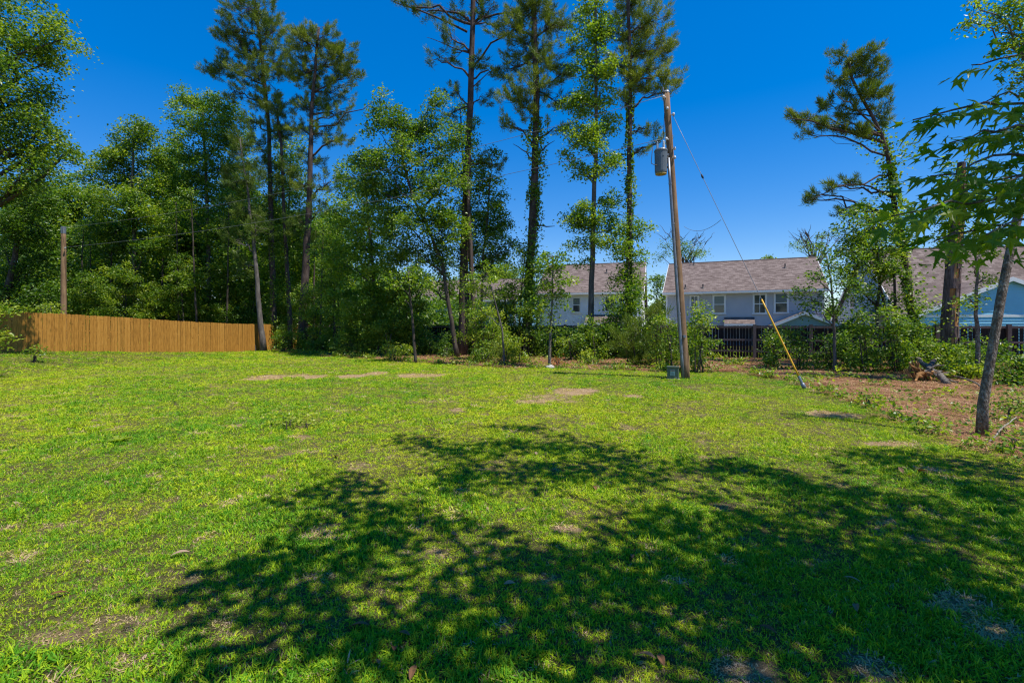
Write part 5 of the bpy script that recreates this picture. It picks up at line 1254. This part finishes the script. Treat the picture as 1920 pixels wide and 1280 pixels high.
# visible drooping boughs: (start px,py) -> (tip px,py), distance, leaves
boughs = [((1990, 205), (1712, 225), 2.55, 30), ((2000, 118), (1822, 122), 2.9, 15), ((1990, 235), (1780, 268), 2.5, 24), ((2000, 290), (1745, 330), 2.4, 34), ((2000, 320), (1800, 365), 2.7, 26),
          ((2000, 385), (1672, 405), 2.3, 38), ((2000, 372), (1740, 392), 2.6, 26), ((2000, 440), (1752, 452), 2.35, 28), ((2000, 415), (1850, 440), 2.2, 18), ((2000, 345), (1870, 345), 2.2, 16), ((2000, 260), (1860, 250), 2.8, 16), ((1990, 180), (1850, 190), 2.9, 12)]
ninst = 0
bough_extra = []
for (a, b_, Y, k) in boughs:
    s0, e0 = P(*a, Y + 0.25), P(*b_, Y)
    br = bend(s0, e0, 8, 0.05, 0.015)
    wood.tube(br, np.linspace(.010, .0035, 8), 5)
    j = tq[min(13, 5 + rng.integers(0, 4))]
    arm = bend(j, s0, 8, 0.06, 0.03)
    wood.tube(arm, np.linspace(.035, .010, 8), 6)
    for q in arm[3:]:
        e = q + rng.standard_normal((34, 3)) * np.array([.30, .26, .20]) - np.array([0, 0, .08])
        bough_extra.append(e[~in_frame(e, 30)])
    for i in range(k):
        t = 0.12 + 0.88 * ((i + rng.random()) / k) ** 0.9
        p = np.array([np.interp(t * 7, range(8), br[:, c]) for c in range(3)])
        side = 1 if i % 2 else -1
        dirv = (e0 - s0) / np.linalg.norm(e0 - s0)
        d = dirv * rng.uniform(.2, 1.0) + np.array([0, side * rng.uniform(.1, .9), rng.uniform(-.9, .15)])
        d /= np.linalg.norm(d)
        root_p = p + d * 0.045 + np.array([0, 0, rng.uniform(-.03, .01)])
        up = np.array([rng.normal(0, .35), rng.normal(-.15, .45), 1.0]); yv = np.cross(up, d); yv /= np.linalg.norm(yv); zv = np.cross(d, yv)
        o = bpy.data.objects.new('leaf', leaf_me[rng.integers(0, len(leaf_me))]); C.objects.link(o); o.parent = gum
        from mathutils import Matrix
        m4 = Matrix(((d[0], yv[0], zv[0], 0), (d[1], yv[1], zv[1], 0), (d[2], yv[2], zv[2], 0), (0, 0, 0, 1)))
        o.rotation_euler = m4.to_euler(); sc = rng.uniform(.75, 1.15); o.scale = (sc, sc, sc)
        o.location = tuple(root_p - GT0); ninst += 1
    ex = np.array([[np.interp(t_ * 7, range(8), br[:, c]) for c in range(3)] for t_ in rng.random(int(k * 0.9))])
    bough_extra.append(ex + rng.standard_normal(ex.shape) * np.array([.05, .10, .07]) + np.array([0, .12, -.02]))

# the crown overhead, placed by the shade it throws on the lawn
SH = [(935, 803, .28), (965, 806, .25), (1000, 806, .25), (1040, 818, .2), (760, 826, .3), (800, 835, .34), (850, 845, .34), (890, 850, .38), (930, 835, .36), (980, 840, .34), (1030, 842, .36), (1085, 835, .35), (1130, 850, .4), (1175, 865, .42),
      (1100, 880, .45), (1040, 890, .42), (980, 885, .42), (920, 890, .4), (880, 915, .36), (840, 890, .3), (1180, 900, .36), (1220, 890, .28), (640, 900, .28), (690, 915, .3), (600, 925, .28), (560, 945, .28), (620, 960, .28), (680, 950, .24), (560, 990, .24), (700, 985, .26), (760, 955, .24), (790, 985, .22),
      (640, 1030, .22), (560, 1050, .22), (480, 1070, .22), (420, 1090, .2), (700, 1050, .2), (740, 1010, .2), (600, 1100, .18), (520, 1130, .18), (650, 1150, .18), (430, 1150, .16), (350, 1110, .16), (740, 1170, .18), (820, 1210, .18), (600, 1210, .16), (700, 1250, .16), (480, 1230, .16), (380, 1250, .14),
      (900, 1060, .22), (960, 1070, .24), (1010, 1040, .26), (1060, 1060, .28), (1120, 1030, .28), (1170, 990, .26), (1210, 960, .26), (1260, 980, .3), (1310, 1000, .32), (1240, 1050, .32), (1180, 1090, .3), (1100, 1100, .28), (1020, 1120, .26), (960, 1150, .24), (920, 1220, .22), (1000, 1200, .26), (1080, 1180, .28), (1160, 1160, .3), (1250, 1130, .32), (1330, 1100, .34), (1380, 1050, .34), (1420, 1000, .34), (1370, 960, .3), (1330, 930, .26),
      (1310, 880, .34), (1350, 872, .36), (1400, 880, .34), (1450, 890, .34), (1490, 905, .32), (1540, 915, .34), (1480, 945, .36), (1560, 950, .38), (1620, 930, .36), (1690, 940, .38), (1640, 980, .4), (1560, 1000, .4), (1480, 1000, .38), (1720, 990, .4), (1800, 960, .4), (1880, 940, .42), (1830, 1010, .4), (1900, 1020, .4), (1740, 1050, .4), (1640, 1060, .4), (1540, 1070, .4), (1450, 1080, .38), (1400, 1150, .36), (1500, 1150, .38), (1600, 1140, .38), (1700, 1130, .4), (1800, 1100, .4), (1890, 1120, .4), (1300, 1200, .3), (1400, 1230, .3), (1520, 1220, .34), (1640, 1210, .36), (1760, 1200, .38), (1870, 1210, .38), (1200, 1240, .26), (1100, 1250, .24),
      (1620, 852, .34), (1660, 862, .36), (1700, 850, .38), (1740, 870, .36), (1790, 880, .4), (1840, 870, .42), (1890, 890, .44), (1600, 880, .26), (1750, 905, .34), (1850, 915, .36)]
fol = MB(); tanE = math.tan(SUN_EL)
hubs = []
SH = [(a, b_, r_ * 1.32 if (a < 1000 and b_ > 1000) else r_) for (a, b_, r_) in SH] + [(880, 1140, .2), (820, 1130, .18), (560, 1160, .18), (690, 1200, .2), (860, 1260, .2), (780, 1100, .18), (520, 1190, .16), (640, 1090, .18), (940, 1000, .2), (860, 985, .2)]
sm = [star_leaf(0.15, .4)]
sv = np.vstack(sm[0].v); sf = np.vstack(sm[0].f3)
def add_star_leaves(mb, c, tone, size):
    n = len(c); d = rng.standard_normal((n, 3)); d[:, 2] = d[:, 2] * .5 - .35; d /= np.linalg.norm(d, axis=1, keepdims=True)
    up = rng.standard_normal((n, 3)) * .45 + np.array([0, 0, 1.]); y = np.cross(up, d); y /= np.linalg.norm(y, axis=1, keepdims=True); z = np.cross(d, y)
    nv = 21; base_v = sv[:nv] / 0.15
    v = c[:, None] + size[:, None, None] * (base_v[None, :, 0:1] * d[:, None] + base_v[None, :, 1:2] * y[:, None] + base_v[None, :, 2:3] * z[:, None])
    f = sf[sf.max(axis=1) < nv]
    mb.add(v.reshape(-1, 3), f3=(f[None] + (np.arange(n) * nv)[:, None, None]).reshape(-1, 3), tone=np.repeat(np.clip(tone, 0, 1), nv))
for (px, py, r_) in SH:
    x, y = on_ground(px, py)
    r_ = r_ * 1.0
    hgt = rng.uniform(5.2, 7.6)
    for _try in range(12):
        c = np.array([x + SUN_AZ[0] * hgt / tanE, y + SUN_AZ[1] * hgt / tanE, hgt])
        if not in_frame(c, 120)[0]: break
        hgt += 0.8
    hubs.append((c, r_))
    m_ = int(66 * (r_ / 0.3) ** 2)
    e = rng.standard_normal((m_, 3)) * np.array([r_, r_, .22]) * 0.62
    q = c + e; q = q[~in_frame(q, 10)]
    add_leaves(fol, q, 0.135 * rng.uniform(.7, 1.15, len(q)), rng.uniform(.2, .8) + .12 * rng.standard_normal(len(q)), ratio=0.8)
q = np.vstack(bough_extra); add_star_leaves(fol, q, .4 + .2 * rng.standard_normal(len(q)), 0.118 * rng.uniform(.7, 1.1, len(q)))
limbs = []
for k in range(11):
    i = rng.integers(6, 13); a = tq[i]; tgt = hubs[int((k + .5) / 11 * len(hubs))][0]
    q = bend(a, a + (tgt - a) * .8 + (0, 0, .2), 8, .05, .02); limbs.append(q)
    vis = in_frame(q, 0).any()
    if not vis: wood.tube(q, np.linspace(.035, .012, 8), 7)
allp = np.vstack([q for q in limbs if not in_frame(q, 0).any()] + [tq[7:]])
for (c, r_) in hubs:
    s_ = allp[np.argmin(np.linalg.norm(allp - c, axis=1))]; q = bend(s_, c, 6, .04, .03)
    if not in_frame(q, 0).any(): wood.tube(q, np.linspace(.010, .004, 6), 4)
link('trunk', wood.mesh('trunk', True, GT0), M['mossbark'], gum)
cr = link('crown', fol.mesh('crown', False, GT0), M['near'], gum); cr['kind'] = 'stuff'

# near leaning trunk with its own crown in the upper right corner
nb = gp(1840, 817)
YN = nb[1]
tree('sweetgum_tree', 'lichen spotted leaning trunk near the right edge of the lawn', YN, [(1840, 817), (1846, 740), (1862, 640), (1882, 530), (1905, 420), (1935, 300), (1975, 150), (2010, 0), (2030, -150)], (18, 12.5),
     [(2010, 20, 40, 30, .6), (2060, 60, 40, 40, .6), (2040, -80, 70, 60, .6), (2100, -40, 60, 60, .6)],
     leafmat='gum', leaf=0.085, tone=(.25, .9), clump=0.20, per=26, twigs=0.6, bark='mossbark', dens=1.0, sides=14)

tree('sweetgum_tree', 'sunlit sweetgum crown filling the upper right corner', 14.0, [(2075, 730), (2060, 560), (2020, 380), (1985, 220), (1960, 100), (1950, -60)], (22, 8),
     [(1838, 20, 22, 18, .9), (1868, 14, 24, 18), (1822, 42, 14, 10, .7), (1870, 50, 26, 18), (1895, 30, 30, 22), (1905, 75, 26, 20), (1890, 95, 20, 14, .8), (1925, 110, 26, 26), (1900, 135, 16, 16, .7), (1930, 165, 26, 26), (1960, 60, 50, 50), (1990, 150, 50, 60), (1940, -30, 60, 40), (2040, 40, 60, 70), (2000, 260, 50, 60), (1915, 220, 22, 26, .7)],
     leafmat='gum', leaf=0.11, tone=(.3, .95), clump=0.26, per=34, twigs=0.6, bark='mossbark', dens=0.9)

# ------------------------------------------------------------------ small things on the lawn
def dead_leaf_mesh(tv):
    mb = MB(); v = []
    for i in range(7):
        t = i / 6; w_ = .36 * math.sin(math.pi * min(1, t * .96 + .03)) ** .8
        z = 0.10 * math.sin(t * 3.1) ; v += [(t - .5, -w_ * .5, z + .16 * w_), (t - .5, 0, z), (t - .5, w_ * .5, z + .22 * w_)]
    f = []
    for i in range(6):
        a = i * 3; f += [(a, a + 1, a + 4, a + 3), (a + 1, a + 2, a + 5, a + 4)]
    mb.add(v, f4=f, tone=np.full(len(v), tv)); me = mb.mesh('fallen_leaf'); me.materials.append(M['deadleaf']); return me
LEAF_LABELS = ['reddish dry leaf in sunlit grass near the lower left corner', 'pale dry leaf in sun just left of the tree shade', 'longest dry leaf in the shade low left of centre', 'dry leaf in the shade right of the longest one', 'dark dry leaf just below its neighbour low left of centre', 'right leaf of the pair in deep shade at bottom right of centre', 'small dry leaf alone in shade below the middle of the lawn', 'pale small dry leaf on a lit spot near the bottom centre', 'pale dry leaf in deep shade right of the lower centre', 'right one of two dry leaves at the upper left shade edge', 'left one of two dry leaves at the upper left shade edge', 'tan dry leaf in deep shade below the pale one at right', 'large dark dry leaf at the right shade edge below the straw bed', 'tan dry leaf just left of the large dark one at right', 'small tan dry leaf in the lit gap left of centre', 'lowest dry leaf at the bottom edge left of centre', 'tan dry leaf just above the lowest one', 'left leaf of the pair in deep shade at bottom right of centre', 'pale dry leaf in sun left of the bare straw patches at right', 'rightmost dry leaf at the shade edge below the near trunk', 'dry leaf at the shade edge right of centre', 'dark dry leaf in deep shade low right', 'pale dry leaf inside the upper tip of the tree shade', 'dry leaf in the middle of the tree shade']
dl = [dead_leaf_mesh(t) for t in (.1, .35, .6, .9)]
for (px, py, s_, k) in [(112, 1124, .10, 0), (338, 1047, .12, 3), (672, 1184, .13, 1), (756, 1198, .10, 1), (740, 1225, .09, 0), (1240, 1246, .10, 1), (1186, 1048, .08, 1), (955, 1101, .08, 3), (1597, 1090, .10, 3), (632, 860, .12, 1), (556, 868, .10, 1), (1606, 1144, .10, 2), (1730, 887, .16, 0), (1690, 884, .12, 2), (852, 1007, .08, 2), (774, 1270, .10, 1), (712, 1250, .09, 2), (1214, 1238, .09, 2), (1540, 815, .12, 3), (1790, 880, .10, 0), (1372, 872, .09, 1), (1440, 1186, .09, 0), (1005, 855, .10, 3), (1116, 920, .09, 1)]:
    x, y = on_ground(px, py)
    o = link('fallen_leaf', dl[k], None); tag(o, LEAF_LABELS.pop(0), 'dead leaf', 'dry leaves on the lawn')
    o.location = (x, y, gz(x, y) + 0.024); o.rotation_euler = (rng.normal(0, .3), rng.normal(0, .3), rng.random() * 6.28); o.scale = (s_, s_, s_)

def rosette(label, px, py, size, n):
    x, y = on_ground(px, py); o = thing('weed_plant', label, 'weed', (x, y, gz(x, y)))
    me = None
    for i in range(n):
        mb = MB(); a = i / n * 6.283 + rng.uniform(-.3, .3); l = size * rng.uniform(.7, 1.2); d = np.array([math.cos(a), math.sin(a), 0]); s_ = np.array([-d[1], d[0], 0]); v = []
        up_ = rng.uniform(.35, .95)
        for k in range(5):
            t = k / 4; c = d * l * t + np.array([0, 0, l * (up_ * t - .33 * t * t) + .0]); w_ = l * .2 * math.sin(math.pi * (.1 + .86 * t)); v += [c - s_ * w_ + (0, 0, w_ * .4), c, c + s_ * w_ + (0, 0, w_ * .4)]
        f = []
        for k in range(4): b_ = k * 3; f += [(b_, b_ + 1, b_ + 4, b_ + 3), (b_ + 1, b_ + 2, b_ + 5, b_ + 4)]
        mb.add(v, f4=f, tone=np.full(15, rng.uniform(.55, .95))); link('leaf', mb.mesh('leaf'), M['shrub'], o)
shrub('broad leafed weed clump standing out of the sunlit lawn', 8.2, 541, 782, 800, 13, (.6, 1.0), leaf=0.085, dens=5, per=30, name='weed_plant')
shrub('smaller weed just right of the big weed clump', 8.1, 577, 789, 801, 8, (.6, .95), leaf=0.07, dens=2, per=34, name='weed_plant')
rosette('flat weed rosette at the left side of the lawn', 222, 830, .16, 10)

sx, sy = on_ground(1031, 690)
mb = MB(); mb.tube([(0, 0, -.05), (0, 0, .04), (.01, 0, .10), (0, 0, .13)], [.17, .19, .15, .05], 9, wob=.3)
o = tag(link('stone', mb.mesh('stone', True), M['stone']), 'pale stone at the foot of the pale based sapling', 'stone'); o.location = (sx, sy, gz(sx, sy)); o.rotation_euler = (0, 0, .4)
bx, by = on_ground(1252, 690)
fe = thing('bird_feeder', 'small brown flat topped stake behind the utility box', 'bird feeder', (bx, by, gz(bx, by)))
mb = MB(); mb.tube([(0, 0, -.1), (0.01, 0, .60)], .022, 6); link('stake', mb.mesh('stake'), M['brownpost'], fe)
mb = MB(); mb.prism([(-.16, -.1, .64), (.16, -.1, .64), (.16, .1, .64), (-.16, .1, .64)], (0, 0, .03)); link('tray', mb.mesh('tray'), M['brownpost'], fe)
mb = MB(); mb.tube([(0, 0, .55), (0, 0, .639)], [.03, .11], 8); link('hopper', mb.mesh('hopper'), M['brownpost'], fe)

print('leaves as objects', ninst, 'tris', sum(sum(len(p.vertices) - 2 for p in o.data.polygons) for o in []))
tot = 0
for me in bpy.data.meshes: tot += len(me.loops) - 2 * len(me.polygons)
print('TRIS', tot, 'OBJECTS', len(bpy.data.objects))
